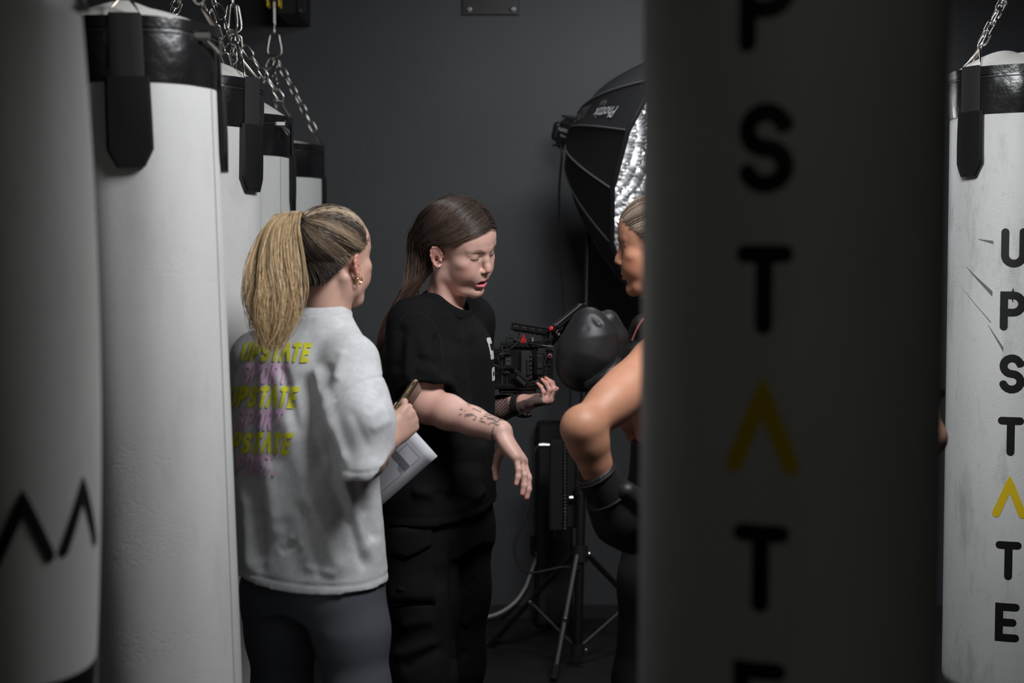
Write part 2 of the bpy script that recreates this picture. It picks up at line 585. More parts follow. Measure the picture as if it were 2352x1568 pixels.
def make_bag(label, top, bottom, R, strap_angle=0.0, letters=None, letter_angle=0.0, letter_top=.0, letter_h=.104, letter_pitch=.167,
             taper=1.0, band=.118, seam_angle=None, zip_angle=None, zip_out=.05, m=None, chains=True, seed=1, cap_h=.045, cara_z=2.30,
             straps=4, group=None, profile=None, top_white=False, yel='A', lean=None, sag=None, wrinkle=.003, marks=None, hang_extra=True, hoist=False):
    top = Vector(top); bottom = Vector(bottom); m = m or M_bag
    t = thing('punching_bag', label, 'punching bag', bottom, group)
    axis = (top - bottom); L = axis.length
    # angle 0 faces the camera, positive turns to camera right
    fx, fy, fz = frame_from(axis, (-top.x, -top.y, 0))       # fx toward camera
    right = fy
    def dirv(a):
        return fx * math.cos(a) + right * math.sin(a)
    rr = random.Random(seed)
    ph = [rr.uniform(0, 6.28) for _ in range(8)]
    def rad(a, s):
        base = R * (profile(s) if profile else (taper + (1 - taper) * s))
        w = wrinkle * (.5 * math.sin(3 * a + ph[0] + 1.2 * s) + .35 * math.sin(7 * a + ph[1] + 2 * s) + .25 * math.sin(12 * a + ph[2] - 3 * s) * s)
        return base + w
    def surf(a, s, off=0.0):
        return bottom + axis * s + dirv(a) * (rad(a, s) + off)
    # body
    nA, nS = 96, 48
    s_top = 1.0 if top_white else 1 - band / L
    v = []; f = []
    rows = [(0.0, .02 / R), (0.0, .55), (0.0, .9), (.008, .985)] + [(.02 + (s_top - .02) * i / nS, 1.0) for i in range(nS + 1)]
    for (s, k) in rows:
        for a_i in range(nA):
            a = 2 * math.pi * a_i / nA
            v.append(bottom + axis * s + dirv(a) * rad(a, s) * k)
    for i in range(len(rows) - 1):
        for k in range(nA):
            k2 = (k + 1) % nA
            f.append((i * nA + k, i * nA + k2, (i + 1) * nA + k2, (i + 1) * nA + k))
    f.append(tuple(range(nA))[::-1])
    if top_white:
        o = len(v); k_prev = (len(rows) - 1) * nA
        for (dr, dh) in ((-.008, .012), (-.025, .022), (-.06, .030), (-.12, .034)):
            for a_i in range(nA):
                a = 2 * math.pi * a_i / nA
                v.append(top + fz * dh + dirv(a) * (rad(a, 1) + dr))
            for k in range(nA):
                k2 = (k + 1) % nA
                f.append((k_prev + k, k_prev + k2, o + k2, o + k))
            k_prev = o; o = len(v)
        f.append(tuple(k_prev + k for k in range(nA)))
    body = mesh_obj('bag_body', v, f, m, t, 50)
    def ringband(name, s0, s1, off, mm, n=6, parent=t, bulge=.0):
        v = []; f = []
        prof = [(s0, -.004)] + [(s0 + (s1 - s0) * i / n, off + bulge * math.sin(math.pi * i / n)) for i in range(n + 1)] + [(s1, -.012)]
        for (s, o_) in prof:
            for a_i in range(nA):
                a = 2 * math.pi * a_i / nA
                v.append(surf(a, s, o_ + bulge * .5 * math.sin(5 * a + ph[3]) * math.sin(math.pi * (s - s0) / (s1 - s0))))
        for i in range(len(prof) - 1):
            for k in range(nA):
                k2 = (k + 1) % nA
                f.append((i * nA + k, i * nA + k2, (i + 1) * nA + k2, (i + 1) * nA + k))
        return mesh_obj(name, v, f, mm, parent, 50)
    if not top_white:
        bd = ringband('top_band', s_top - .006 / L, 1.0, .0025, M_blackleather, 10, bulge=.003)
        ringband('rim_piping', 1 - .020 / L, 1.0 + .002 / L, .0065, M_blackleather, 4, bd)
        # zip teeth run round just under the rim
        path = [surf(2 * math.pi * k / 64, 1 - .027 / L, .0055) for k in range(64)]
        MB().tube(path, .0022, 5, closed=True).build('zip_teeth', M_zipdark, bd)
        # cap: canvas dome pulled up by the chains
        v = []; f = []
        K = 12
        for i in range(K + 1):
            u = i / K
            for a_i in range(nA):
                a = 2 * math.pi * a_i / nA
                lift = cap_h * (1 - (1 - u) ** 2.0) * (1 + .25 * math.cos(2 * (a - strap_angle) + .6) * (1 - u))
                pinch = 1 + .10 * math.sin(math.pi * u) * math.cos(4 * (a - strap_angle))
                v.append(top + fz * lift * pinch + dirv(a) * rad(a, 1) * (1 - u) * .985)
        for i in range(K):
            for k in range(nA):
                k2 = (k + 1) % nA
                f.append((i * nA + k, i * nA + k2, (i + 1) * nA + k2, (i + 1) * nA + k))
        mesh_obj('cap', v, f, M_cap, t, 60)
    # stitched panel seam down the body
    for sa in ([seam_angle] if seam_angle is not None else []):
        path = [surf(sa, .01 + (s_top - .015) * i / 30, .0002) for i in range(31)]
        MB().tube(path, .0016, 5).build('seam', M_seam, body)
        if not top_white:
            path = [surf(sa, s_top + (1 - s_top) * i / 6, .0035) for i in range(7)]
            MB().tube(path, .003, 5).build('band_seam', M_blackleather, body)
    # straps, pads, rings
    apex = []
    for k in range(straps):
        a0 = strap_angle + k * 2 * math.pi / straps
        def strip(name, s_lo, s_hi, w0, w1, off, thick, mm, chamfer=0.0, parent=t, n=10, bow=0.0):
            vv = []; ff = []
            for i in range(n + 1):
                s = s_lo + (s_hi - s_lo) * i / n
                w = w0 + (w1 - w0) * i / n
                z_from = (s - s_lo) * L
                if chamfer and z_from < chamfer:
                    w = w * (.60 + .40 * z_from / chamfer)
                bow_i = bow * math.sin(math.pi * i / n)
                for (uu, oo) in ((-1, 0), (-1, .6), (-.86, 1), (-.3, 1.05), (.3, 1.05), (.86, 1), (1, .6), (1, 0)):
                    a = a0 + uu * w / 2 / R
                    vv.append(surf(a, s, off + oo * thick + bow_i))
            for i in range(n):
                for j in range(7):
                    q = i * 8 + j
                    ff.append((q, q + 1, q + 9, q + 8))
            ff.append(tuple(range(8))[::-1]); ff.append(tuple(n * 8 + j for j in range(8)))
            return mesh_obj(name, vv, ff, mm, parent, 35)
        st = strip('strap', s_top - .004 / L, 1.0 + .006 / L, .062, .060, .006, .004, M_web, n=6)
        if not top_white:
            strip('strap_pad', s_top - .170 / L, s_top + .003 / L, .084, .080, .002, .013, M_pad, chamfer=.034, parent=st, n=20, bow=.002)
        # wire triangle ring from the strap's top corners up to its apex
        w = .029
        pA = surf(a0 - w / R, 1.0, .006) + fz * .004; pB = surf(a0 + w / R, 1.0, .006) + fz * .004
        ap = top + fz * (.052) + dirv(a0) * (R * .86)
        mid = (pA + pB) / 2
        path = [pA, pA + (ap - pA) * .5, pA + (ap - pA) * .92, ap + fz * .006, pB + (ap - pB) * .92, pB + (ap - pB) * .5, pB]
        MB().tube(path, .0032, 7, closed=True).build('triangle_ring', M_ring, st, smooth=70)
        apex.append(ap)
    if zip_angle is not None:
        pz = surf(zip_angle, 1 - .026 / L, .012)
        b = MB().box(pz, (.036, .016, .020), Matrix((right, fx, fz)).transposed(), .005)
        pt = surf(zip_angle + zip_out / R, 1 - .055 / L, .020)
        path = [pz + (pt - pz) * x for x in (0.1, .5, .8, 1.0)]
        b.tube(path, [.006, .0085, .0100, .0085], 8, flat=.45)
        b.build('zip_pull', M_zip, t)
    if chains:
        hub = Vector((top.x + fz.x * .3, top.y + fz.y * .3, cara_z))
        for k, ap in enumerate(apex):
            e = hub + (ap - hub).normalized() * .018
            chain(ap + Vector((0, 0, .010)), e, t, .3 + k)
        if hoist:
            carabiner(hub + Vector((0, 0, .082)), t)
        else:
            for k in range(3):
                carabiner(hub + Vector((0, 0, .082)), t, yaw=k * 1.05 + .2)
        nl = 1 if cara_z < 2.5 else 0
        if nl:
            chain(hub + Vector((0, 0, .076)), hub + Vector((0, 0, .076 + PITCH_L * nl)), t, .1)
        z0 = hub.z + .076 + PITCH_L * nl
        b = MB()
        for sx in (-1, 1):
            b.tube([(hub.x + sx * .002, hub.y, z0 - .004), (hub.x + sx * .004, hub.y, z0 + .03), (hub.x + sx * .012, hub.y, RAIL_Z - .064)] if not hoist else
                   [(hub.x + sx * .002, hub.y, z0 - .004), (hub.x + sx * .003, hub.y, RAIL_Z - .064)], .0042, 8)
        b.build('hanger_hook', M_steel, t)
        if hoist:
            for sx in (-1, 1):
                MB().box((hub.x + sx * .022, hub.y, RAIL_Z - .177), (.008, .06, .23), bevel=.003).build('trolley_plate', M_hoist, t)
            MB().tube([(hub.x - .034, hub.y - .02, RAIL_Z - .26), (hub.x + .036, hub.y - .02, RAIL_Z - .26)], .008, 8).build('trolley_bolt', M_steel, t)
        else:
            MB().box((hub.x, hub.y, RAIL_Z - .072), (.07, .05, .03), bevel=.004).build('rail_clamp', M_black_steel, t)
        # spare links left hanging at the hook
        if hang_extra:
            q = hub + Vector((.020, -.02, -.02))
            chain(q, q + Vector((.004, 0, -PITCH_L * 2.0)), t, .8)
    # printed lettering: round-ended strokes laid on the curved face
    for i, ch in enumerate(letters or ''):
        vv = []; ff = []
        zt = letter_top - i * letter_pitch
        for st in STROKES[ch]:
            a, b = stroke_ribbon(st, .098)
            o = len(vv)
            for (u, w) in a:
                s = (zt - letter_h * (1 - w) - bottom.z) / (top.z - bottom.z)
                vv.append(surf(letter_angle + u * letter_h / R, s, .0011))
            ff += [[q + o for q in x] for x in b]
        mesh_obj('letter', vv, ff, M_print_yellow if ch == 'A' and yel else M_print_black, body, 60)
    if marks:
        marks(surf, body)
    return t, surf

def bag_at(cx, ytop, d, length, bottom_dx=0.0, bottom_dy=0.0):
    tp = P(cx, ytop, d)
    return tp, Vector((tp.x + bottom_dx, tp.y + bottom_dy, tp.z - length))

RB = .175
G_ROW = 'white bags hanging in a row along the left'
# the row on the left, front to back
tp, bt = bag_at(291, 72, 2.89, 1.70, .052)
make_bag('tall white bag with broad black strap pad facing out and a silver zip pull', tp, bt, RB, strap_angle=-.02, seam_angle=1.13, zip_angle=.88, seed=3, cap_h=.050, group=G_ROW, wrinkle=.004)
tp, bt = bag_at(447, 190, 3.75, 1.70, -.022)
make_bag('white bag with bronze ring and narrow strap pad, second in the row', tp, bt, RB, strap_angle=.93, seam_angle=2.2, seed=5, cap_h=.052, group=G_ROW)
tp, bt = bag_at(537, 272, 4.47, 1.70, .0)
make_bag('white bag with small zip pull and three carabiners, third in the row', tp, bt, RB, strap_angle=-.04, seam_angle=.93, zip_angle=.85, zip_out=.03, seed=8, cap_h=.075, group=G_ROW, cara_z=2.235)
tp, bt = bag_at(633, 337, 5.49, 1.70, .004)
make_bag('white bag under yellow trolley plates at the back end of the row', tp, bt, RB, strap_angle=0.0, seam_angle=2.0, seed=9, cap_h=.03, group=G_ROW, cara_z=2.31, hoist=True, hang_extra=False)

# scuffed bag beside the right wall, lettered top to bottom
tp, bt = bag_at(2337, 168, 3.90, 1.70, 0)
zU = P(2327, 523, 3.73).z
def scuffs(surf, body):
    ms = mat('grey_scuff', (.17, .17, .17), .6)
    L = (tp - bt).length
    def streak(p0, p1, w0, w1, off=.0006):
        vv = []; ff = []
        for i in range(9):
            k = i / 8
            x = p0[0] + (p1[0] - p0[0]) * k; y = p0[1] + (p1[1] - p0[1]) * k
            w = w0 + (w1 - w0) * k
            z = P(x, y, 3.74).z
            for sgn in (-1, 1):
                a = math.asin(max(-1, min(1, (x - 2337) / (RB * FPX / 3.9))))
                vv.append(surf(a, (z + sgn * w - bt.z) / L, off))
        for i in range(8):
            ff.append((i * 2, i * 2 + 1, i * 2 + 3, i * 2 + 2))
        mesh_obj('scuff_mark', vv, ff, ms, body, 60)
    streak((2262, 548), (2293, 556), .0006, .0045)
    streak((2236, 612), (2293, 676), .0006, .0075)
    streak((2285, 748), (2318, 805), .0010, .0065)
    streak((2226, 660), (2291, 742), .0004, .0018)
make_bag('scuffed white bag lettered in black and yellow, ahead of a bare corner on the right', tp, bt, RB, strap_angle=-.70, letters='UPSTATE', letter_top=zU, seed=12,
         m=M_bag_scuffed, cap_h=.055, marks=scuffs, seam_angle=2.4)
bag_right_tp = tp

# nearest bag, in shade, same lettering
tp, bt = bag_at(1842, -1270, 1.63, 1.74, -.006)
s_near = 1.63 - RB
zP = P(1790, 238, 1.46).z + 2 * .1531
make_bag('white bag in deep shade, blurred, lettered in black with a yellow letter', tp, bt, RB, strap_angle=.75, letters='UPSTATE', letter_top=zP, letter_angle=-.155, letter_h=.0955, letter_pitch=.1500,
         seed=21, seam_angle=2.6, wrinkle=.002, cara_z=2.60, hang_extra=False)

# short rounded bag at the left edge with a double chevron mark and black foot
def prof_short(s):
    return .90 + .13 * math.sin(math.pi * min(1, max(0, (s * .9 + .08)))) ** .8
tp = P(-72, 10, 1.92); bt = Vector((tp.x, tp.y, P(-72, 1640, 1.92).z))
RS = .160
def chevrons(surf, body):
    L = (tp - bt).length
    for (px, w_, h0, h1) in ((57, .072, 1148, 1312), (196, .072, 1138, 1305)):
        a = math.asin(max(-.99, min(.985, (px - 36 + 72) / 290.0)))
        vv = []; ff = []
        ht = P(px, h0, 1.80).z; hb = P(px, h1, 1.80).z
        A, B = stroke_ribbon([(-.40, .08), (0, .92), (.40, .08)], .095)
        for (u, w) in A:
            z = hb + (ht - hb) * w
            vv.append(surf(a + u * (ht - hb) / RS, (z - bt.z) / L, .0010))
        mesh_obj('chevron', vv, B, M_print_black, body, 60)
    # black leather foot whose upper edge dips at the front
    nA = 96; vv = []; ff = []
    for j in range(6):
        for k in range(nA):
            a = 2 * math.pi * k / nA
            s_hi = .058 + .030 * (1 - math.cos(a - .62)) * .9
            vv.append(surf(a, s_hi * j / 5, .0018))
    for j in range(5):
        for k in range(nA):
            k2 = (k + 1) % nA
            ff.append((j * nA + k, j * nA + k2, (j + 1) * nA + k2, (j + 1) * nA + k))
    mesh_obj('foot_band', vv, ff, M_blackleather, body, 50)
make_bag('short white bag with rounded top and two black chevrons, beside the row', tp, bt, RS, strap_angle=-.23, seed=31, top_white=True, profile=prof_short,
         marks=chevrons, cara_z=2.35, wrinkle=.0015, seam_angle=None, hang_extra=False)
# ================================================================ softbox on its stand
M_softblack = mat('softbox_black_fabric', (.010, .010, .011), .72, bump=[('noise', 500, .2, .001)])
M_piping = mat('grey_rib_piping', (.13, .13, .13), .6)
M_silver = mat('silver_lining', (.90, .90, .91), .36, 1.0)
M_plastic = mat('black_plastic', (.012, .012, .013), .42)
M_plastic_m = mat('matt_black_plastic', (.010, .010, .0105), .7)
M_rubber = mat('black_rubber', (.010, .010, .010), .65)
M_white_print = mat('white_print', (.62, .62, .62), .5)
M_grey_print = mat('grey_print', (.16, .16, .16), .5)
M_chrome = mat('bright_metal', (.75, .75, .76), .18, 1.0)

SB_D = 5.30
rim_c = P(1618, 403, 5.20)
ax = Vector((math.cos(.285) * math.cos(.74), -math.cos(.285) * math.sin(.74), -math.sin(.285)))
SB_DEPTH = .58
back_c = rim_c - ax * SB_DEPTH
sb = thing('softbox', 'large black round softbox with quilted silver lining above the light stand', 'softbox', back_c)
NR = 16
fx, fy, fz = frame_from(ax, (0, 0, 1))           # fx up, seen along the axis
SB_R = .52
RIB_PHASE = 0.35
def sb_rad(s):
    return .085 + (SB_R - .085) * (s ** .62)
def sb_pt(th, s, off=0.0):
    """th in ribs (0..16); fabric between ribs is flat, so the section is a 16-gon"""
    k = math.floor(th); u = th - k
    def rp(i):
        a = 2 * math.pi * (i + RIB_PHASE) / NR
        return fx * math.cos(a) + fy * math.sin(a)
    d = rp(k) * (1 - u) + rp(k + 1) * u
    return back_c + fz * (s * SB_DEPTH) + d * (sb_rad(s) + off)
def sb_grid(n_sub, ns, off, s0=0.0, s1=1.0):
    v = []; f = []
    nT = NR * n_sub
    for i in range(ns + 1):
        for k in range(nT):
            v.append(sb_pt(k / n_sub, s0 + (s1 - s0) * i / ns, off))
    for i in range(ns):
        for k in range(nT):
            k2 = (k + 1) % nT
            f.append((i * nT + k, i * nT + k2, (i + 1) * nT + k2, (i + 1) * nT + k))
    return v, f
# each fabric panel is a piece between two ribs
for k in range(NR):
    v = []; f = []
    for i in range(15):
        for j in range(4):
            v.append(sb_pt(k + j / 3 * .9999, i / 14, .001 - .006 * math.sin(math.pi * j / 3) * math.sin(math.pi * i / 14)))
    for i in range(14):
        for j in range(3):
            a = i * 4 + j
            f.append((a, a + 1, a + 5, a + 4))
    mesh_obj('fabric_panel', v, f, M_softblack, sb, 60)
    rb = MB().tube([sb_pt(k, i / 14, .0022) for i in range(15)], .0036, 6).build('rib_seam', M_piping, sb)
path = [sb_pt(k / 3, 1.0, 0) for k in range(NR * 3)]
MB().tube(path, .009, 8, closed=True).build('rim', M_softblack, sb)
MB().lathe([(.07, -.03), (.092, -.03), (.092, .012), (.07, .012)], back_c, ax, sides=32).build('speed_ring', M_plastic, sb)
# silver quilted lining: pillows with their own tilt
v = []; f = []
NT, NS, SUB = 80, 18, 3
rg = random.Random(5)
for i in range(NS):
    for k in range(NT):
        tx, ty = rg.uniform(-1, 1), rg.uniform(-1, 1)
        o = len(v)
        for a in range(SUB + 1):
            for b in range(SUB + 1):
                u, w = a / SUB, b / SUB
                s = (i + u) / NS; th = (k + w + .35 * (i + u)) * NR / NT
                pil = max(0.0, math.sin(math.pi * u) * math.sin(math.pi * w)) ** .45
                off = -.014 - .0090 * pil - .0055 * (tx * (u - .5) + ty * (w - .5)) * 2
                v.append(sb_pt(th % NR, min(.995, .04 + s * .955), off))
        for a in range(SUB):
            for b in range(SUB):
                q = o + a * (SUB + 1) + b
                f.append((q, q + SUB + 1, q + SUB + 2, q + 1))
mesh_obj('silver_lining', v, f, M_silver, sb, 0)
# point light added inside the softbox to brighten the silver lining
gl = bpy.data.lights.new('lining_fill_light', 'POINT'); gl.energy = 3.2; gl.shadow_soft_size = .03; gl.color = (.96, .98, 1)
glo = bpy.data.objects.new('lining_fill_light', gl); COL.objects.link(glo); glo.location = back_c + ax * .10
# lettering on the panel that carries it (upside down, as the box is mounted)
def put_text(s, size, th, sc, ang, m, name, shear=.0, off=.004, flip=False):
    tv, tf = text_mesh(s, size, shear)
    ca, sa = math.cos(ang), math.sin(ang)
    out = []
    r = sb_rad(sc)
    for (x, y) in tv:
        X = x * ca - y * sa; Y = x * sa + y * ca
        out.append(sb_pt(th + X / (2 * math.pi * r / NR), sc + Y / SB_DEPTH * .80, off))
    mesh_obj(name, out, tf, m, sb, 0)
# lamp head behind the softbox
lamp = thing('studio_light', 'black studio lamp head with small white lettering behind the softbox', 'light', back_c - ax * .03)
lx, ly, lz = frame_from(ax, (0, 0, 1))
RL = Matrix((ly, lx, lz)).transposed()
lc = back_c - ax * .062
MB().box(lc, (.112, .118, .12), RL, .018).build('lamp_body', M_plastic, lamp)
MB().box(lc - ax * .078, (.080, .075, .040), RL, .012).build('rear_cap', M_plastic, lamp)
b = MB()
for k in range(5):
    b.box(lc + lx * .066 - ax * (.05 - k * .022), (.09, .010, .008), RL, .002)
b.build('cooling_fin', M_plastic_m, lamp)
yk = MB()
for sgn in ((1,) if ly.y > 0 else (-1,)):
    yk.box(lc + ly * sgn * .068 - lx * .02, (.010, .16, .028), RL, .003)
yk.build('yoke', M_plastic_m, lamp)
# the lettering faces the camera side of the lamp
nrm = -ly if (-ly).y < 0 else ly
for (txt, sz, dz) in (('NANLITE', .021, .016), ('Forza 300', .013, -.006)):
    tv, tf = text_mesh(txt, sz)
    e1 = ax; e2 = nrm.cross(e1)
    if e2.z < 0: e2 = -e2
    mesh_obj('lamp_lettering', [lc + nrm * .0575 + e1 * (x * 1.0) + e2 * (y + dz) for x, y in tv], tf, M_white_print, lamp, 0)

# --- stand
st_b = PZ(1326, 1530, 0.0)
stand_top = P(1352, 470, SB_D + .10)
ls = thing('light_stand', 'black tripod light stand with spread legs in front of the back wall', 'light stand', (st_b.x, st_b.y, 0))
base = Vector((st_b.x, st_b.y, .04))
axis_s = (stand_top - base)
def sp(z):
    return base + axis_s * ((z - base.z) / axis_s.z)
zc = P(1328, 1282, st_b.y).z
MB().tube([sp(.06), sp(zc + .25)], .0175, 14).build('lower_column', M_plastic, ls)
MB().tube([sp(zc + .25), sp(1.25)], .0145, 14).build('middle_column', M_plastic, ls)
MB().tube([sp(1.25), stand_top], .0115, 14).build('upper_column', M_black_steel, ls)
for z in (zc + .25, 1.25):
    b = MB().tube([sp(z - .03), sp(z + .02)], .024, 14)
    b.tube([sp(z) , sp(z) + Vector((.055, -.02, 0))], .007, 8)
    b.build('column_clamp', M_plastic_m, ls)
MB().tube([sp(zc - .03), sp(zc + .03)], .030, 14).build('leg_collar', M_plastic_m, ls)
MB().tube([sp(.045), sp(.085)], .026, 14).build('brace_collar', M_plastic_m, ls)
feet = [PZ(1128, 1480, .012), PZ(1272, 1558, .012), PZ(1545, 1478, .012)]
for i, ft in enumerate(feet):
    top = sp(zc) + (Vector((ft.x, ft.y, 0)) - Vector((base.x, base.y, 0))).normalized() * .028
    lg = MB().tube([top, ft], .0115, 8, flat=.7).build('leg', M_plastic, ls)
    d = (ft - top).normalized()
    MB().tube([ft - d * .05, ft + d * .002], .0145, 8).build('rubber_foot', M_rubber, lg)
    kn = top + (ft - top) * .52
    MB().tube([sp(.065), kn], .007, 6, flat=.6).build('brace', M_plastic, ls)
    MB().lathe([(.008, 0), (.008, .004), (.005, .006)], kn + Vector((0, -.014, 0)), (0, -1, 0), sides=10).build('rivet', M_chrome, ls)
MB().lathe([(.008, 0), (.008, .005), (.005, .008)], sp(zc) + Vector((.034, -.012, 0)), (.3, -1, 0), sides=10).build('rivet', M_chrome, ls)
MB().lathe([(.008, 0), (.008, .005), (.005, .008)], sp(.065) + Vector((.03, -.016, 0)), (.3, -1, 0), sides=10).build('rivet', M_chrome, ls)
# bracket joining stand to lamp
b = MB().tube([stand_top - Vector((0, 0, .02)), stand_top + Vector((0, 0, .03)), lc - lx * .10], .013, 10)
b.build('tilt_bracket', M_plastic_m, ls)

# text after geometry: find the rib panel that faces camera upper left
def best_panel():
    best = None
    for k in range(NR):
        q = to_px([sb_pt(k + .5, .55)])[0]
        dd = math.hypot(q[0] - 1398, q[1] - 238)
        n = (sb_pt(k + .5, .55) - (back_c + fz * .55 * SB_DEPTH)).normalized()
        if n.y < .35 and (best is None or dd < best[0]):
            best = (dd, k)
    return best[1]
KP = best_panel()
# text runs along the axis (from rim towards lamp), upside down
def put_axis_text(s, size, th, sc, m, name, shear=0.0, sgn=1):
    tv, tf = text_mesh(s, size, shear)
    out = []
    for (x, y) in tv:
        ss = sc + sgn * (-x) / SB_DEPTH * .82
        r = sb_rad(max(.05, min(1, ss)))
        out.append(sb_pt(th + sgn * y / (2 * math.pi * r / NR), max(.05, min(.99, ss)), .004))
    mesh_obj(name, out, tf, m, sb, 0)
put_axis_text('Phottix', .066, KP + .62, .62, M_white_print, 'lettering', .25)
put_axis_text('Raja', .036, KP + .36, .53, M_grey_print, 'lettering', .2)
put_axis_text('105', .085, KP + .48, .28, M_grey_print, 'lettering', .2)

# --- lamp power cable: head to the floor side
cab = thing('lamp_cable', 'thin black cable hanging from the lamp head down the wall', 'cable', (back_c.x - .05, back_c.y + .1, .7))
c0 = lc - ax * .10 - lx * .06
path = catmull([c0, P(1290, 345, SB_D + .22), P(1284, 470, SB_D + .26), P(1294, 700, SB_D + .28), P(1310, 900, SB_D + .28), P(1300, 1010, SB_D + .25)], 10)
MB().tube(path, .0042, 6).build('cable', M_rubber, cab)

# --- power supply hung on the stand, and a case leaning by the wall
ps = thing('power_supply', 'dark ballast box hung on the light stand with a metal connector', 'power supply', P(1270, 1225, SB_D + .1))
dps = SB_D + .12
def boxpx(x0, y0, x1, y1, d, depth, mbv=.006):
    a = P(x0, y0, d); c = P(x1, y1, d)
    return MB().box(((a.x + c.x) / 2, a.y + depth / 2, (a.z + c.z) / 2), (abs(c.x - a.x), depth, abs(a.z - c.z)), bevel=mbv)
boxpx(1262, 1010, 1296, 1222, dps, .07).build('ballast_body', M_plastic_m, ps)
boxpx(1300, 1030, 1326, 1215, dps + .01, .05).build('ballast_side', M_plastic_m, ps)
b = MB()
for k in range(26):
    a = P(1298, 1024 + k * 7.6, dps - .012)
    b.box(a, (.010, .010, .0085), bevel=.002)
b.build('cooling_fin', M_dark_bolt, ps)
b = MB().tube([P(1262, 1022, dps + .01), P(1238, 1022, dps + .01)], .009, 12)
b.tube([P(1252, 1022, dps + .01), P(1244, 1022, dps + .01)], .012, 12)
b.build('connector', M_chrome, ps)
MB().tube([P(1308, 1142, dps - .02), P(1316, 1142, dps - .02)], .008, 10).build('knob', M_chrome, ps)
path = catmull([P(1300, 1010, dps + .03), P(1315, 985, dps + .02), P(1330, 970, dps + .01), P(1338, 930, dps)], 6)
MB().tube(path, .006, 6).build('hanging_strap', M_web, ps)

cs = thing('equipment_case', 'tall black case leaning against the back wall behind the stand', 'case', PZ(1268, 1400, 0))
a0 = P(1252, 975, WALL_Y - .08); a1 = P(1310, 1300, WALL_Y - .12)
yb = WALL_Y - .20
tilt = Matrix.Rotation(math.radians(-2.5), 3, 'X')
xc = P(1275, 1200, WALL_Y - .15).x; ztop = P(1275, 972, WALL_Y - .15).z
MB().box((xc, WALL_Y - .115, ztop / 2 + .004), (.15, .12, ztop - .006), tilt, .012).build('case_body', M_plastic_m, cs)
MB().box((xc, WALL_Y - .178, ztop * .46), (.016, .02, .045), tilt, .004).build('latch', M_dark_bolt, cs)
MB().box((xc, WALL_Y - .168, ztop * .78), (.016, .02, .045), tilt, .004).build('latch', M_dark_bolt, cs)

cab = thing('connector_cable', 'black cable looping down from the ballast connector to the stand', 'cable', P(1185, 1290, dps))
path = catmull([P(1238, 1022, dps + .01), P(1227, 1040, dps), P(1226, 1100, dps), P(1208, 1180, dps - .02), P(1182, 1250, dps - .04), P(1192, 1300, dps - .06), P(1222, 1315, dps - .08), P(1292, 1302, dps - .08), sp(zc - .05)+Vector((0,-.03,0))], 10)
MB().tube(path, .0050, 6).build('cable', M_rubber, cab)

# --- wall socket, white plug and white cable
M_whiteplug = mat('white_plug_plastic', (.62, .61, .56), .5)
so = thing('wall_socket', 'black double socket plate low on the back wall', 'socket', PY(1258, 1255, WALL_Y))
c = PY(1258, 1252, WALL_Y)
MB().box((c.x, WALL_Y - .006, c.z), (.15, .012, .085), bevel=.004).build('socket_plate', M_plastic, so)
for sx in (-1, 1):
    MB().lathe([(.026, 0), (.026, .003), (.021, .004), (.020, -.003)], (c.x + sx * .036, WALL_Y - .012, c.z), (0, -1, 0), sides=24).build('socket_ring', M_plastic_m, so)
pc = PY(1241, 1270, WALL_Y - .02)
wc = thing('white_power_cable', 'white power cable with round plug trailing from the wall socket', 'cable', (pc.x, WALL_Y - .03, pc.z))
MB().lathe([(.0, .040), (.010, .039), (.019, .033), (.0215, .018), (.0215, 0)], (pc.x, WALL_Y - .0165, pc.z), (0, -1, 0), sides=24).build('plug', M_whiteplug, wc)
y1 = WALL_Y - .05
path = catmull([(pc.x, WALL_Y - .045, pc.z - .005), PY(1231, 1287, y1), PY(1218, 1320, y1), PY(1205, 1352, y1 - .02), PY(1180, 1385, y1 - .03), PY(1140, 1410, y1 - .05), PZ(1085, 1422, .03), PZ(1030, 1428, .008), PZ(960, 1424, .008)], 8)
MB().tube(path, [.0085] * 8 + [.0062] * (len(path) - 8), 8).build('cable', M_whiteplug, wc)
fc = thing('floor_cable', 'black cable lying on the floor by the tripod leg', 'cable', PZ(1150, 1478, 0))
path = catmull([PZ(1040, 1474, .006), PZ(1100, 1476, .006), PZ(1170, 1472, .006), PZ(1230, 1455, .006), PZ(1256, 1430, .03), P(1258, 1370, WALL_Y - .12), P(1238, 1300, WALL_Y - .10)], 8)
MB().tube(path, .0055, 6).build('cable', M_rubber, fc)
# ================================================================ figure modelling: implicit surfaces meshed with surface nets
def A3(p):
    return np.array([p[0], p[1], p[2]], dtype=np.float32)
def norm(v):
    v = np.asarray(v, float); return v / (np.linalg.norm(v) + 1e-12)

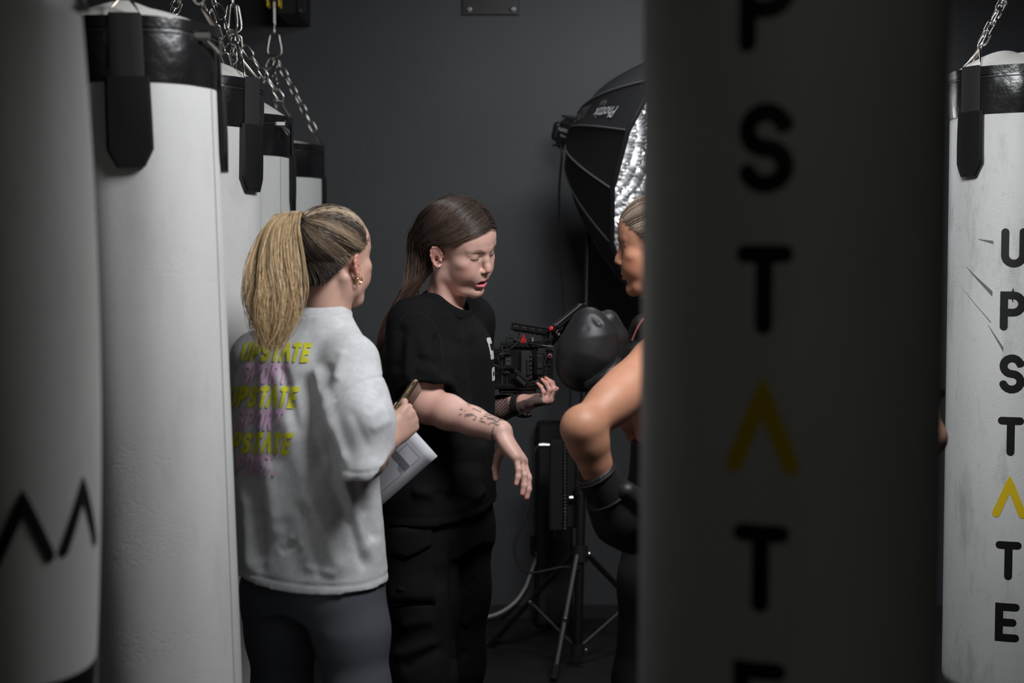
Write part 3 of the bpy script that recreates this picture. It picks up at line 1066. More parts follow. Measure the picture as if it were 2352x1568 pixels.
class Field:
    def __init__(s, lo, hi, h):
        s.lo = np.asarray(lo, np.float32); s.h = float(h)
        s.n = np.ceil((np.asarray(hi, float) - np.asarray(lo, float)) / h).astype(int) + 1
        s.d = np.full(tuple(s.n), .25, np.float32)
    def twin(s):
        o = Field(s.lo, s.lo + s.h, s.h); o.n = s.n; o.d = np.full(tuple(s.n), .25, np.float32)
        return o
    def grid(s):
        return (None, *[(s.lo[k] + s.h * np.arange(s.n[k], dtype=np.float32)).reshape([-1 if j == k else 1 for j in range(3)]) for k in range(3)])
    def sub(s, lo, hi):
        i0 = np.maximum(0, np.floor((np.asarray(lo) - s.lo) / s.h).astype(int))
        i1 = np.minimum(s.n, np.ceil((np.asarray(hi) - s.lo) / s.h).astype(int) + 1)
        if np.any(i1 <= i0):
            return None
        sl = tuple(slice(a, b) for a, b in zip(i0, i1))
        ax = [s.lo[k] + s.h * np.arange(i0[k], i1[k], dtype=np.float32) for k in range(3)]
        return sl, ax[0][:, None, None], ax[1][None, :, None], ax[2][None, None, :]
    def put(s, fn, lo, hi, k=.01, op='+'):
        g = s.sub(np.asarray(lo) - k * 1.5 - 3 * s.h, np.asarray(hi) + k * 1.5 + 3 * s.h)
        if g is None:
            return s
        sl, X, Y, Z = g
        d = fn(X, Y, Z)
        c = s.d[sl]
        if op == '+':
            hh = np.maximum(k - np.abs(c - d), 0) / k if k > 0 else 0
            s.d[sl] = np.minimum(c, d) - hh * hh * k * .25
        else:
            d = -d
            hh = np.maximum(k - np.abs(c - d), 0) / k if k > 0 else 0
            s.d[sl] = np.maximum(c, d) + hh * hh * k * .25
        return s
    def cone(s, a, b, r1, r2=None, k=.01, op='+', flat=None):
        """tapered capsule; flat=(direction, factor) squashes its section"""
        a = A3(a); b = A3(b); r2 = r1 if r2 is None else r2
        ba = b - a; L2 = float(ba @ ba) + 1e-12
        def fn(X, Y, Z):
            px, py, pz = X - a[0], Y - a[1], Z - a[2]
            t = np.clip((px * ba[0] + py * ba[1] + pz * ba[2]) / L2, 0, 1)
            qx, qy, qz = px - t * ba[0], py - t * ba[1], pz - t * ba[2]
            q2 = qx * qx + qy * qy + qz * qz
            if flat is not None:
                n = norm(flat[0]); c = qx * n[0] + qy * n[1] + qz * n[2]
                q2 = q2 + c * c * (1 / flat[1] ** 2 - 1)
            return (np.sqrt(q2) - (r1 + (r2 - r1) * t)).astype(np.float32)
        r = max(r1, r2)
        return s.put(fn, np.minimum(a, b) - r, np.maximum(a, b) + r, k, op)
    def ball(s, c, r, k=.01, op='+'):
        return s.cone(c, np.asarray(c, float) + 1e-5, r, r, k, op)
    def chain(s, pts, rads, k=.01, flat=None):
        for i in range(len(pts) - 1):
            s.cone(pts[i], pts[i + 1], rads[i], rads[i + 1], k, flat=flat)
        return s
    def ell(s, c, r, R=None, k=.01, op='+'):
        """ellipsoid; R rows are its axes"""
        c = A3(c); r = np.asarray(r, np.float32); R = np.eye(3) if R is None else np.asarray(R, float)
        def fn(X, Y, Z):
            px, py, pz = X - c[0], Y - c[1], Z - c[2]
            q = [(px * R[i, 0] + py * R[i, 1] + pz * R[i, 2]) for i in range(3)]
            k0 = np.sqrt(sum((q[i] / r[i]) ** 2 for i in range(3)))
            k1 = np.sqrt(sum((q[i] / r[i] ** 2) ** 2 for i in range(3))) + 1e-6
            return (k0 * (k0 - 1) / k1).astype(np.float32)
        ext = np.sqrt(((R.T * r[None, :]) ** 2).sum(1))
        return s.put(fn, c - ext, c + ext, k, op)
    def loft(s, slices, right, fwd, k=.03, power=2.3, op='+'):
        """upright solid through (center, half width, half depth) sections, ordered upward"""
        zs = np.array([q[0][2] for q in slices], float)
        cx = np.array([q[0][0] for q in slices]); cy = np.array([q[0][1] for q in slices])
        aa = np.array([q[1] for q in slices]); bb = np.array([q[2] for q in slices])
        zz = np.linspace(zs[0], zs[-1], 80)
        def smooth(v):
            y = np.interp(zz, zs, v)
            ker = np.hanning(11); ker /= ker.sum()
            return np.convolve(np.pad(y, 5, mode='edge'), ker, 'valid')
        cx, cy, aa, bb = [smooth(v) for v in (cx, cy, aa, bb)]
        r = norm(right); f = norm(fwd)
        def fn(X, Y, Z):
            z = np.clip(Z, zz[0], zz[-1])
            x0, y0, a, b = [np.interp(z.ravel(), zz, v).reshape(z.shape).astype(np.float32) for v in (cx, cy, aa, bb)]
            u = np.abs((X - x0) * r[0] + (Y - y0) * r[1]) / a; w = np.abs((X - x0) * f[0] + (Y - y0) * f[1]) / b
            d = ((u ** power + w ** power) ** (1 / power) - 1) * np.minimum(a, b)
            d = np.maximum(d, np.maximum(Z - zz[-1], zz[0] - Z))
            return d.astype(np.float32)
        m = max(aa.max(), bb.max()) * 1.05
        return s.put(fn, (cx.min() - m, cy.min() - m, zz[0]), (cx.max() + m, cy.max() + m, zz[-1]), k, op)
    def sample(s, V):
        q = (np.asarray(V) - s.lo) / s.h
        i = np.clip(np.floor(q).astype(int), 0, s.n - 2); t = np.clip(q - i, 0, 1)
        out = 0
        for dx in (0, 1):
            for dy in (0, 1):
                for dz in (0, 1):
                    w = (t[:, 0] if dx else 1 - t[:, 0]) * (t[:, 1] if dy else 1 - t[:, 1]) * (t[:, 2] if dz else 1 - t[:, 2])
                    out = out + w * s.d[i[:, 0] + dx, i[:, 1] + dy, i[:, 2] + dz]
        return out
    def mesh(s, smooth=2):
        d = s.d.copy()
        d[0], d[-1], d[:, 0], d[:, -1], d[:, :, 0], d[:, :, -1] = [.01] * 6
        neg = d < 0
        cnt = np.zeros(tuple(s.n - 1), np.uint8)
        for o in np.ndindex(2, 2, 2):
            cnt += neg[o[0]:s.n[0] - 1 + o[0], o[1]:s.n[1] - 1 + o[1], o[2]:s.n[2] - 1 + o[2]]
        act = (cnt > 0) & (cnt < 8)
        idx = np.argwhere(act)
        acc = np.zeros((len(idx), 3)); cn = np.zeros(len(idx))
        corners = list(np.ndindex(2, 2, 2))
        val = {o: d[idx[:, 0] + o[0], idx[:, 1] + o[1], idx[:, 2] + o[2]] for o in corners}
        for o in corners:
            for a in range(3):
                if o[a] == 0:
                    p = list(o); p[a] = 1; p = tuple(p)
                    v1, v2 = val[o], val[p]
                    cr = (v1 < 0) != (v2 < 0)
                    t = np.where(cr, v1 / np.where(cr, v1 - v2, 1), 0)
                    acc += cr[:, None] * (np.array(o) + t[:, None] * (np.array(p) - np.array(o)))
                    cn += cr
        V = s.lo + s.h * (idx + acc / cn[:, None])
        vid = np.full(act.shape, -1, np.int32); vid[act] = np.arange(len(idx), dtype=np.int32)
        faces = []
        for a in range(3):
            b, c = (a + 1) % 3, (a + 2) % 3
            sl0 = [slice(0, s.n[k] - (1 if k == a else 0)) for k in range(3)]
            sl1 = list(sl0); sl1[a] = slice(1, s.n[a])
            n0, n1 = neg[tuple(sl0)], neg[tuple(sl1)]
            e = np.argwhere(n0 != n1)
            e = e[(e[:, b] > 0) & (e[:, c] > 0) & (e[:, b] < s.n[b] - 1) & (e[:, c] < s.n[c] - 1)]
            if not len(e):
                continue
            flip = ~neg[e[:, 0], e[:, 1], e[:, 2]]
            q = []
            for (ob, oc) in ((-1, -1), (0, -1), (0, 0), (-1, 0)):
                w = e.copy(); w[:, b] += ob; w[:, c] += oc
                q.append(vid[w[:, 0], w[:, 1], w[:, 2]])
            q = np.stack(q, 1)
            q[flip] = q[flip][:, ::-1]
            faces.append(q)
        Fc = np.concatenate(faces)
        Fc = Fc[(Fc >= 0).all(1)]
        for _ in range(smooth):
            V = lap(V, Fc, .5)
        return V, Fc

def lap(V, F, amt):
    acc = np.zeros_like(V); n = np.zeros(len(V))
    for a, b in ((0, 1), (1, 2), (2, 3), (3, 0)):
        i, j = F[:, a], F[:, b]
        for k in range(3):
            acc[:, k] += np.bincount(i, V[j, k], len(V)) + np.bincount(j, V[i, k], len(V))
        n += np.bincount(i, minlength=len(V)) + np.bincount(j, minlength=len(V))
    n = np.maximum(n, 1)
    return V + amt * (acc / n[:, None] - V)

def vnormals(V, F):
    n = np.cross(V[F[:, 2]] - V[F[:, 0]], V[F[:, 3]] - V[F[:, 1]])
    out = np.zeros_like(V)
    for k in range(4):
        for c in range(3):
            out[:, c] += np.bincount(F[:, k], n[:, c], len(V))
    return out / (np.linalg.norm(out, axis=1)[:, None] + 1e-12)

def keep_faces(V, F, keep):
    F = F[keep]
    used = np.unique(F)
    mp = np.full(len(V), -1); mp[used] = np.arange(len(used))
    return V[used], mp[F], used

def join(parts):
    Vs, Fs, Cs = [], [], []
    o = 0
    for (V, F, C_) in parts:
        Vs.append(V); Fs.append(F + o); Cs.append(C_); o += len(V)
    return np.concatenate(Vs), np.concatenate(Fs), np.concatenate(Cs)

def smoothstep(x, a, b):
    t = np.clip((x - a) / (b - a), 0, 1); return t * t * (3 - 2 * t)

def rot_head(yaw, pitch, roll):
    cz, sz = math.cos(yaw), math.sin(yaw); cx, sx = math.cos(pitch), math.sin(pitch); cy, sy = math.cos(roll), math.sin(roll)
    Rz = np.array([[cz, -sz, 0], [sz, cz, 0], [0, 0, 1]]); Rx = np.array([[1, 0, 0], [0, cx, -sx], [0, sx, cx]])
    Ry = np.array([[cy, 0, sy], [0, 1, 0], [-sy, 0, cy]])
    return Rz @ Rx @ Ry

CRAN_C = np.array([0, .004, .046]); CRAN_R = np.array([.0735, .0935, .081])
class Head:
    """local frame: face towards -Y, own left at +X, up +Z, origin between the ear canals"""
    def __init__(s, pos, yaw, pitch, roll, scale):
        s.p = np.array(pos, float); s.R = rot_head(yaw, pitch, roll); s.s = scale
    def w(s, q):
        return s.p + s.s * (np.asarray(q, float) @ s.R.T)
    def l(s, q):
        return ((np.asarray(q, float) - s.p) / s.s) @ s.R

def build_head(H, neck_base, skin, lips, brow, neck_r=.056, mouth=.0, eyes='closed', h=.0017, hair_dark=None, jaw=1.0, stubble=None):
    f = Field((-.094, -.130, -.215), (.094, .118, .140), h)
    nb = H.l(neck_base)
    f.ell(CRAN_C, CRAN_R, k=.01)
    f.ell((0, -.046, .046), (.0600, .0475, .056), k=.024)               # forehead
    f.ell((0, -.040, -.012), (.0605, .050, .066), k=.022)               # mid face
    f.ell((0, -.036, -.055), (.046 * jaw, .050, .038), k=.022)          # lower face
    for sx in (-1, 1):
        f.ell((sx * .043, -.060, -.006), (.021, .021, .016), k=.016)    # cheekbone
        f.ell((sx * .030, -.072, -.030), (.020, .020, .024), k=.016)    # cheek
        f.ell((sx * .036, -.046, -.034), (.024, .030, .032), k=.02)     # fullness below the cheekbone
        f.chain([(sx * .052 * jaw, -.006, -.030), (sx * .048 * jaw, -.014, -.056), (sx * .028, -.056, -.083), (sx * .008, -.076, -.089)], [.014, .014, .013, .013], k=.02)
        f.cone((sx * .010, -.0885, .034), (sx * .043, -.0715, .036), .0075, .0065, k=.012)      # brow ridge
        f.ell((sx * .031, -.0945, .0165), (.0165, .0135, .0105), k=.012, op='-')                # orbit
        f.ball((sx * .0305, -.0745, .0165), .0128, k=.005)              # lid over the eyeball
        f.cone((sx * .017, -.0835, .0225), (sx * .044, -.0735, .0225), .0048, .0042, k=.007)    # upper lid fold
        f.cone((sx * .019, -.0815, .0065), (sx * .040, -.0755, .0065), .0045, .0040, k=.008)    # lower lid
    f.ell((0, -.0765, -.0860), (.0165, .0145, .0130), k=.014)           # chin
    f.ell((0, -.085, -.046), (.026, .0135, .024), k=.014)               # muzzle
    # nose
    f.chain([(0, -.0860, .026), (0, -.0950, .008), (0, -.1030, -.009), (0, -.1058, -.0165)], [.0066, .0062, .0066, .0070], k=.010)
    f.ball((0, -.1055, -.0172), .0074, k=.006)
    for sx in (-1, 1):
        f.ell((sx * .0095, -.0965, -.0228), (.0056, .0085, .0054), k=.005)
        f.ell((sx * .0054, -.0985, -.0276), (.0030, .0052, .0032), k=.003, op='-')
    f.cone((0, -.0965, -.029), (0, -.0945, -.040), .0035, .0030, k=.008, op='+')
    # lips
    gap = mouth
    up_z, lo_z = -.0500 + gap * .15, -.0585 - gap
    mc_z = -.0545 - gap * .45
    f.chain([(-.0255, -.0805, mc_z), (-.0125, -.0930, up_z + .0005), (-.0035, -.0965, up_z + .0018), (0, -.0960, up_z + .0005), (.0035, -.0965, up_z + .0018), (.0125, -.0930, up_z + .0005), (.0255, -.0805, mc_z)],
            [.0018, .0032, .0038, .0035, .0038, .0032, .0018], k=.0045)
    f.chain([(-.0245, -.0805, mc_z), (-.0125, -.0915, lo_z), (0, -.0955, lo_z - .0010), (.0125, -.0915, lo_z), (.0245, -.0805, mc_z)], [.0020, .0048, .0058, .0048, .0020], k=.004)
    zc = (up_z + lo_z) / 2 + .0005
    f.chain([(-.0205, -.0850, mc_z), (-.010, -.0980, zc), (0, -.1010, zc), (.010, -.0980, zc), (.0205, -.0850, mc_z)], [.0009] + [.0011 + gap * .55] * 3 + [.0009], k=.002) if False else None
    pts = [(-.0215, -.0850, mc_z), (-.010, -.0975, zc), (0, -.1000, zc), (.010, -.0975, zc), (.0215, -.0850, mc_z)]
    for i in range(4):
        r = .0012 + gap * .62
        f.cone(pts[i], pts[i + 1], r * (.45 if i == 0 else 1), r * (.45 if i == 3 else 1), k=.0025, op='-')
    f.cone((-.012, -.0915, lo_z - .0105), (.012, -.0915, lo_z - .0105), .0035, .0035, k=.008, op='-')   # under the lip
    if gap > .002:
        f.ell((0, -.082, zc), (.017, .020, gap * 1.0 + .0005), k=.003, op='-')
    if eyes == 'open':
        for sx in (-1, 1):
            f.ell((sx * .0305, -.0905, .0155), (.0125, .0085, .0042), k=.002, op='-')
    # ears
    for sx in (-1, 1):
        def E(y, z, o=0.0):
            y *= .84; z *= .84
            return (sx * (.0715 + .0080 + .40 * (y + .004) + o), -.001 + y + .12 * z, -.004 + z)
        n = norm((sx, -.40, 0))
        f.cone(E(.003, .012), E(.002, -.012), .0140, .0106, k=.003, flat=(n, .16))
        f.cone((sx * .066, -.004, .002), E(-.002, 0, -.004), .010, .008, k=.008)
        hp = [E(-.010, .004, -.002), E(-.0135, .016), E(-.009, .0265), E(.002, .0315), E(.0135, .027), E(.0190, .015), E(.0185, .000), E(.0130, -.014), E(.0050, -.0245), E(-.0040, -.0285), E(-.0090, -.0220, -.002)]
        f.chain(hp, [.0024, .0027, .0029, .0030, .0030, .0030, .0029, .0029, .0038, .0047, .0040], k=.003)
        f.cone(E(.0085, .017), E(.0105, -.006), .0028, .0030, k=.004)
        f.ell(E(-.001, -.005, .0045), (.0060, .0072, .0098), k=.003, op='-')
        f.ball(E(-.0115, -.006, .000), .0040, k=.003)
    # neck
    f.cone((0, .020, -.045), nb, neck_r, neck_r * 1.03, k=.020)
    up = norm(nb - np.array([0, .018, -.045]))
    for sx in (-1, 1):
        f.cone((sx * .058, .016, -.030), nb + np.array([sx * .012, -.045, -.010]), .0125, .0095, k=.02)      # neck muscle
    f.ell((0, -.014, -.070), (.032, .034, .016), k=.016)
    V, F = f.mesh(1)
    # skin colours, with shade painted dark into nostrils and open mouth
    C_ = np.tile(np.array(skin, float), (len(V), 1))
    nz = noise3(V, 260, 3)[:, None] * .03 + noise3(V, 70, 4)[:, None] * .03
    C_ = C_ * (1 + nz)
    def blend(col, w):
        nonlocal C_
        w = np.clip(w, 0, 1)[:, None]
        C_ = C_ * (1 - w) + np.array(col) * w
    def segd(a, b):
        a = np.array(a); b = np.array(b); ba = b - a
        t = np.clip(((V - a) @ ba) / (ba @ ba), 0, 1)
        return np.linalg.norm(V - a - t[:, None] * ba, axis=1)
    red = np.array(skin) * np.array([1.02, .74, .72])
    for sx in (-1, 1):
        blend(red, .75 * np.exp(-((np.linalg.norm((V - np.array([sx * .045, -.068, -.022])) / np.array([1, 1, 1.0]), axis=1) / .022) ** 2)))
        ear = (np.abs(V[:, 0]) > .0745) & (V[:, 1] > -.012) & (np.abs(V[:, 2]) < .045) & (V[:, 0] * sx > 0)
        blend(np.array(skin) * np.array([1.05, .70, .68]), .6 * ear)
    blend(red, .35 * np.exp(-((np.linalg.norm(V - np.array([0, -.112, -.022]), axis=1) / .012) ** 2)))
    # lips
    dl = np.full(len(V), 1.0)
    up = [(-.0250, -.0805, mc_z), (-.0125, -.0945, up_z), (0, -.0975, up_z + .0006), (.0125, -.0945, up_z), (.0250, -.0805, mc_z)]
    lo = [(-.0240, -.0805, mc_z), (-.0125, -.0935, lo_z), (0, -.0980, lo_z - .0008), (.0125, -.0935, lo_z), (.0240, -.0805, mc_z)]
    for pl, rr in ((up, .0048), (lo, .0062)):
        for i in range(4):
            dl = np.minimum(dl, segd(pl[i], pl[i + 1]) - rr * (1.0 if i in (1, 2) else .75))
    blend(lips, smoothstep(-dl, -.0010, .0010))
    inside = (np.abs(V[:, 2] - zc) < gap * .8 + .0006) & (V[:, 1] > -.0905 - .0 * gap) & (V[:, 1] < -.05) & (np.abs(V[:, 0]) < .021) & (gap > .002)
    blend((.05, .012, .012), inside * 1.0)  # shade inside the open mouth, painted as dark colour
    # brows
    for sx in (-1, 1):
        bp = [(sx * .0130, -.0960, .0320), (sx * .0260, -.0925, .0375), (sx * .0380, -.0840, .0385), (sx * .0490, -.0720, .0335)]
        d = np.full(len(V), 1.0)
        for i in range(3):
            d = np.minimum(d, segd(bp[i], bp[i + 1]) - (.0036, .0034, .0026)[i])
        hairs = .80 + .35 * np.sin(V[:, 0] * 2600 + V[:, 2] * 1800)
        blend(brow, .80 * smoothstep(-d, -.0012, .0012) * np.clip(hairs, .4, 1))
        # lash line along the lower edge of the closed lid
        if eyes == 'closed':
            el = [(sx * .0185, -.0845, .0125), (sx * .0250, -.0875, .0095), (sx * .0330, -.0870, .0090), (sx * .0435, -.0795, .0115)]
        else:
            el = [(sx * .0185, -.0845, .0165), (sx * .0250, -.0875, .0200), (sx * .0330, -.0870, .0200), (sx * .0430, -.0785, .0160)]
        d = np.full(len(V), 1.0)
        for i in range(3):
            d = np.minimum(d, segd(el[i], el[i + 1]))
        blend((.018, .011, .009), .95 * smoothstep(.0030 - d, 0, .0016))
        blend(np.array(skin) * np.array([.86, .70, .66]), .4 * np.exp(-((np.linalg.norm((V - np.array([sx * .031, -.088, .027])) / np.array([1.3, 1, .6]), axis=1) / .010) ** 2)))
        # nostril recess painted dark to stand for its shade
        blend((.06, .02, .016), smoothstep(.0032 - np.linalg.norm((V - np.array([sx * .0054, -.0985, -.0272])) / np.array([1, 1.4, .8]), axis=1), 0, .0012))
    if stubble is not None:
        blend(stubble[0], stubble[1](V))
    return H.w(V), F, C_

def cap_mask_mesh(H, infl, hair_fn, zmin=-.09, seed=0):
    """scalp shell where hair_fn(x, y, z) says hair grows (local frame)"""
    nu, nv = 96, 64
    V = []
    for j in range(nv + 1):
        ph = math.pi * j / nv
        for i in range(nu):
            th = 2 * math.pi * i / nu
            d = np.array([math.sin(ph) * math.cos(th), math.sin(ph) * math.sin(th), math.cos(ph)])
            V.append(CRAN_C + d * (CRAN_R + infl))
    V = np.array(V)
    F = []
    for j in range(nv):
        for i in range(nu):
            F.append((j * nu + i, (j + 1) * nu + i, (j + 1) * nu + (i + 1) % nu, j * nu + (i + 1) % nu))
    F = np.array(F)
    m = hair_fn(V[:, 0], V[:, 1], V[:, 2])
    V2, F2, used = keep_faces(V, F, m[F].all(1))
    return H.w(V2), F2

def push_out(L, infl):
    """local points inside the inflated skull are moved onto it"""
    q = (L - CRAN_C) / (CRAN_R + infl)
    r = np.linalg.norm(q, axis=-1, keepdims=True)
    return np.where(r < 1, CRAN_C + (L - CRAN_C) / np.maximum(r, 1e-6), L)

def spline_batch(ctrl, K):
    """ctrl (N,M,3) -> (N,K,3) Catmull-Rom"""
    N, M, _ = ctrl.shape
    ext = np.concatenate([2 * ctrl[:, :1] - ctrl[:, 1:2], ctrl, 2 * ctrl[:, -1:] - ctrl[:, -2:-1]], 1)
    t = np.linspace(0, M - 1 - 1e-6, K); i = t.astype(int); u = (t - i)[None, :, None]
    p0, p1, p2, p3 = ext[:, i], ext[:, i + 1], ext[:, i + 2], ext[:, i + 3]
    return .5 * (2 * p1 + (p2 - p0) * u + (2 * p0 - 5 * p1 + 4 * p2 - p3) * u ** 2 + (3 * p1 - p0 - 3 * p2 + p3) * u ** 3)

def strand_mesh(paths, r0, r1, cols, sides=3):
    """paths (N,K,3), cols (N,K,3) -> tapered tubes"""
    N, K, _ = paths.shape
    T = np.gradient(paths, axis=1); T /= np.linalg.norm(T, axis=2, keepdims=True) + 1e-9
    ref = np.zeros_like(T); ref[..., 0] = .31; ref[..., 1] = .83; ref[..., 2] = .45
    X = np.cross(T, ref); X /= np.linalg.norm(X, axis=2, keepdims=True) + 1e-9
    Y = np.cross(T, X)
    prof = np.linspace(0, 1, K)
    rad = (r0 * (1 - prof ** 2.5) + r1 * prof ** 2.5) * np.minimum(1, .45 + prof * 6)
    if np.ndim(r0) > 0:
        rad = rad
    V = []
    for k in range(sides):
        a = 2 * math.pi * k / sides
        V.append(paths + (X * math.cos(a) + Y * math.sin(a)) * rad[None, :, None])
    V = np.stack(V, 2).reshape(-1, 3)
    base = (np.arange(N)[:, None, None] * K + np.arange(K - 1)[None, :, None]) * sides
    k = np.arange(sides)[None, None, :]; k2 = (k + 1) % sides
    F = np.stack([base + k, base + k2, base + sides + k2, base + sides + k], -1).reshape(-1, 4)
    C_ = np.repeat(cols.reshape(N * K, 3), sides, 0)
    return V, F, C_

# ---------------------------------------------------------------- hands
FING = [(.0390, .0240, .0190, .0086), (.0430, .0275, .0200, .0088), (.0400, .0255, .0195, .0083), (.0310, .0190, .0170, .0074)]
def add_hand(f, wrist, h, n, side, curls, thumb, spread=(-.12, -.03, .05, .16), s=1.0, wr=.0235):
    """wrist point, h towards the knuckles, n out of the palm, side=+1/-1 puts the thumb along side*(h x n);
    curls: per finger (mcp, pip, dip) in radians towards the palm; thumb: three directions as (h, n, t) weights"""
    h = norm(h); n = norm(np.asarray(n, float) - h * np.dot(n, h)); t = norm(np.cross(h, n)) * side
    W = np.array(wrist, float)
    tips = []
    mcp = []
    for i, (a, b, c, r) in enumerate(FING):
        lat = (.0275, .0090, -.0095, -.0265)[i]
        ln = (.083, .086, .081, .073)[i]
        m = W + s * (h * ln + t * lat - n * (.004, .006, .004, .0)[i])
        mcp.append(m)
    for i, m in enumerate(mcp):
        f.cone(W + t * (.012, .004, -.005, -.013)[i] * s, m, wr * .62 * s, .0115 * s, k=.012)
    f.ell(W + s * (h * .052 + n * .003), (.044 * s, .034 * s, .0135 * s), np.stack([h, t, n]), k=.014)
    f.ell(W + s * (h * .034 + t * .022 + n * .009), (.032 * s, .0165 * s, .0150 * s), np.stack([norm(h + t * .25), norm(t - h * .25), n]), k=.012)   # thenar
    f.ell(W + s * (h * .036 - t * .022 + n * .007), (.030 * s, .0125 * s, .0125 * s), np.stack([h, t, n]), k=.012)
    for i, m in enumerate(mcp):
        a, b, c, r = FING[i]
        d = norm(h * math.cos(spread[i]) - t * math.sin(spread[i]))
        ang = 0; p = m; pts = [m - d * .012 * s]; rr = [r * 1.12 * s]
        pts.append(m); rr.append(r * 1.10 * s)
        for ln, cu, rk in zip((a, b, c), curls[i], (1.0, .93, .80)):
            ang += cu
            q = p + s * ln * (d * math.cos(ang) + n * math.sin(ang))
            pts.append(q); rr.append(r * rk * s); p = q
        f.chain(pts[:2], rr[:2], k=.008)
        for j in range(1, len(pts) - 1):
            f.cone(pts[j], pts[j + 1], rr[j], rr[j + 1], k=.0028)
        for j in (2, 3):
            f.ball(pts[j], rr[j] * 1.05, k=.003)
        tips.append(p)
    p = W + s * (h * .022 + t * .022 + n * .006)
    pts = [p]; rr = [.0145 * s]
    for (wh, wn, wt), ln, r in zip(thumb, (.040, .031, .025), (.0108, .0096, .0078)):
        p = p + s * ln * norm(h * wh + n * wn + t * wt)
        pts.append(p); rr.append(r * s)
    f.cone(pts[0], pts[1], rr[0], rr[1], k=.012)
    f.cone(pts[1], pts[2], rr[1], rr[2], k=.003); f.cone(pts[2], pts[3], rr[2], rr[3], k=.003)
    tips.append(p)
    return tips

def field_around(pts, pad, h):
    q = np.array([np.array(p, float) for p in pts])
    return Field(q.min(0) - pad, q.max(0) + pad, h)

def arm_surface(sh, el, wr, r=(.047, .041, .041, .026), h=.0025, hand=None, pad=.10, flatn=None, extra=None, start=0.0):
    sh, el, wr = [np.array(p, float) for p in (sh, el, wr)]
    pts = [sh, el, wr]
    if hand:
        pts.append(wr + norm(hand['h']) * .13)
    f = field_around(pts, pad, h)
    s0 = sh + (el - sh) * start
    f.chain([s0, sh + (el - sh) * .45, sh + (el - sh) * .75, el], [r[0], r[0] * 1.0, r[0] * .92, r[1] * .93], k=.012)
    d = wr - el
    f.ball(el, r[1] * .92, k=.02)
    out = norm(norm(el - sh) - norm(wr - el))
    f.ball(el + out * r[1] * .14, r[1] * .68, k=.03)
    f.chain([el, el + d * .28, el + d * .62, wr], [r[1] * .96, r[2], r[2] * .80, r[3]], k=.014)
    f.cone(el + d * .85, wr, r[3] * 1.03, r[3] * 1.03, k=.01, flat=(flatn, .78) if flatn is not None else None)
    tips = None
    if hand:
        tips = add_hand(f, wr + norm(hand['h']) * .004, **hand)
    if extra:
        extra(f)
    V, F = f.mesh(1)
    return V, F, tips

def skin_cols(V, skin, seed=1, tips=None):
    C_ = np.tile(np.array(skin, float), (len(V), 1)) * (1 + noise3(V, 220, seed)[:, None] * .03 + noise3(V, 45, seed + 1)[:, None] * .04)
    if tips is not None:
        for t in tips:
            w = np.exp(-(np.linalg.norm(V - t, axis=1) / .016) ** 2)[:, None] * .55
            C_ = C_ * (1 - w) + np.array(skin) * np.array([1.04, .72, .70]) * w
    return C_

def px_folds(V, N, folds):
    """displacement along the normal for cloth folds listed as photo-pixel segments (x0,y0,x1,y1,width,height)"""
    X = to_px(V)
    face = smoothstep(-(N @ np.array(_F)), -.15, .35)
    D = np.zeros(len(V))
    for (x0, y0, x1, y1, w, hgt) in folds:
        a = np.array([x0, y0], float); ba = np.array([x1 - x0, y1 - y0], float); L = np.linalg.norm(ba)
        t = ((X - a) @ ba) / L ** 2
        tc = np.clip(t, 0, 1)
        q = X - a - tc[:, None] * ba
        perp = q @ np.array([-ba[1], ba[0]]) / L
        d = np.linalg.norm(q, axis=1)
        fade = smoothstep(tc, 0, .18) * smoothstep(1 - tc, 0, .18) if L > 0 else 1
        D += hgt * np.exp(-(d / w) ** 2) * fade * face
    return D

def smin(a, b, k):
    hh = np.maximum(k - np.abs(a - b), 0) / k
    return np.minimum(a, b) - hh * hh * k * .25

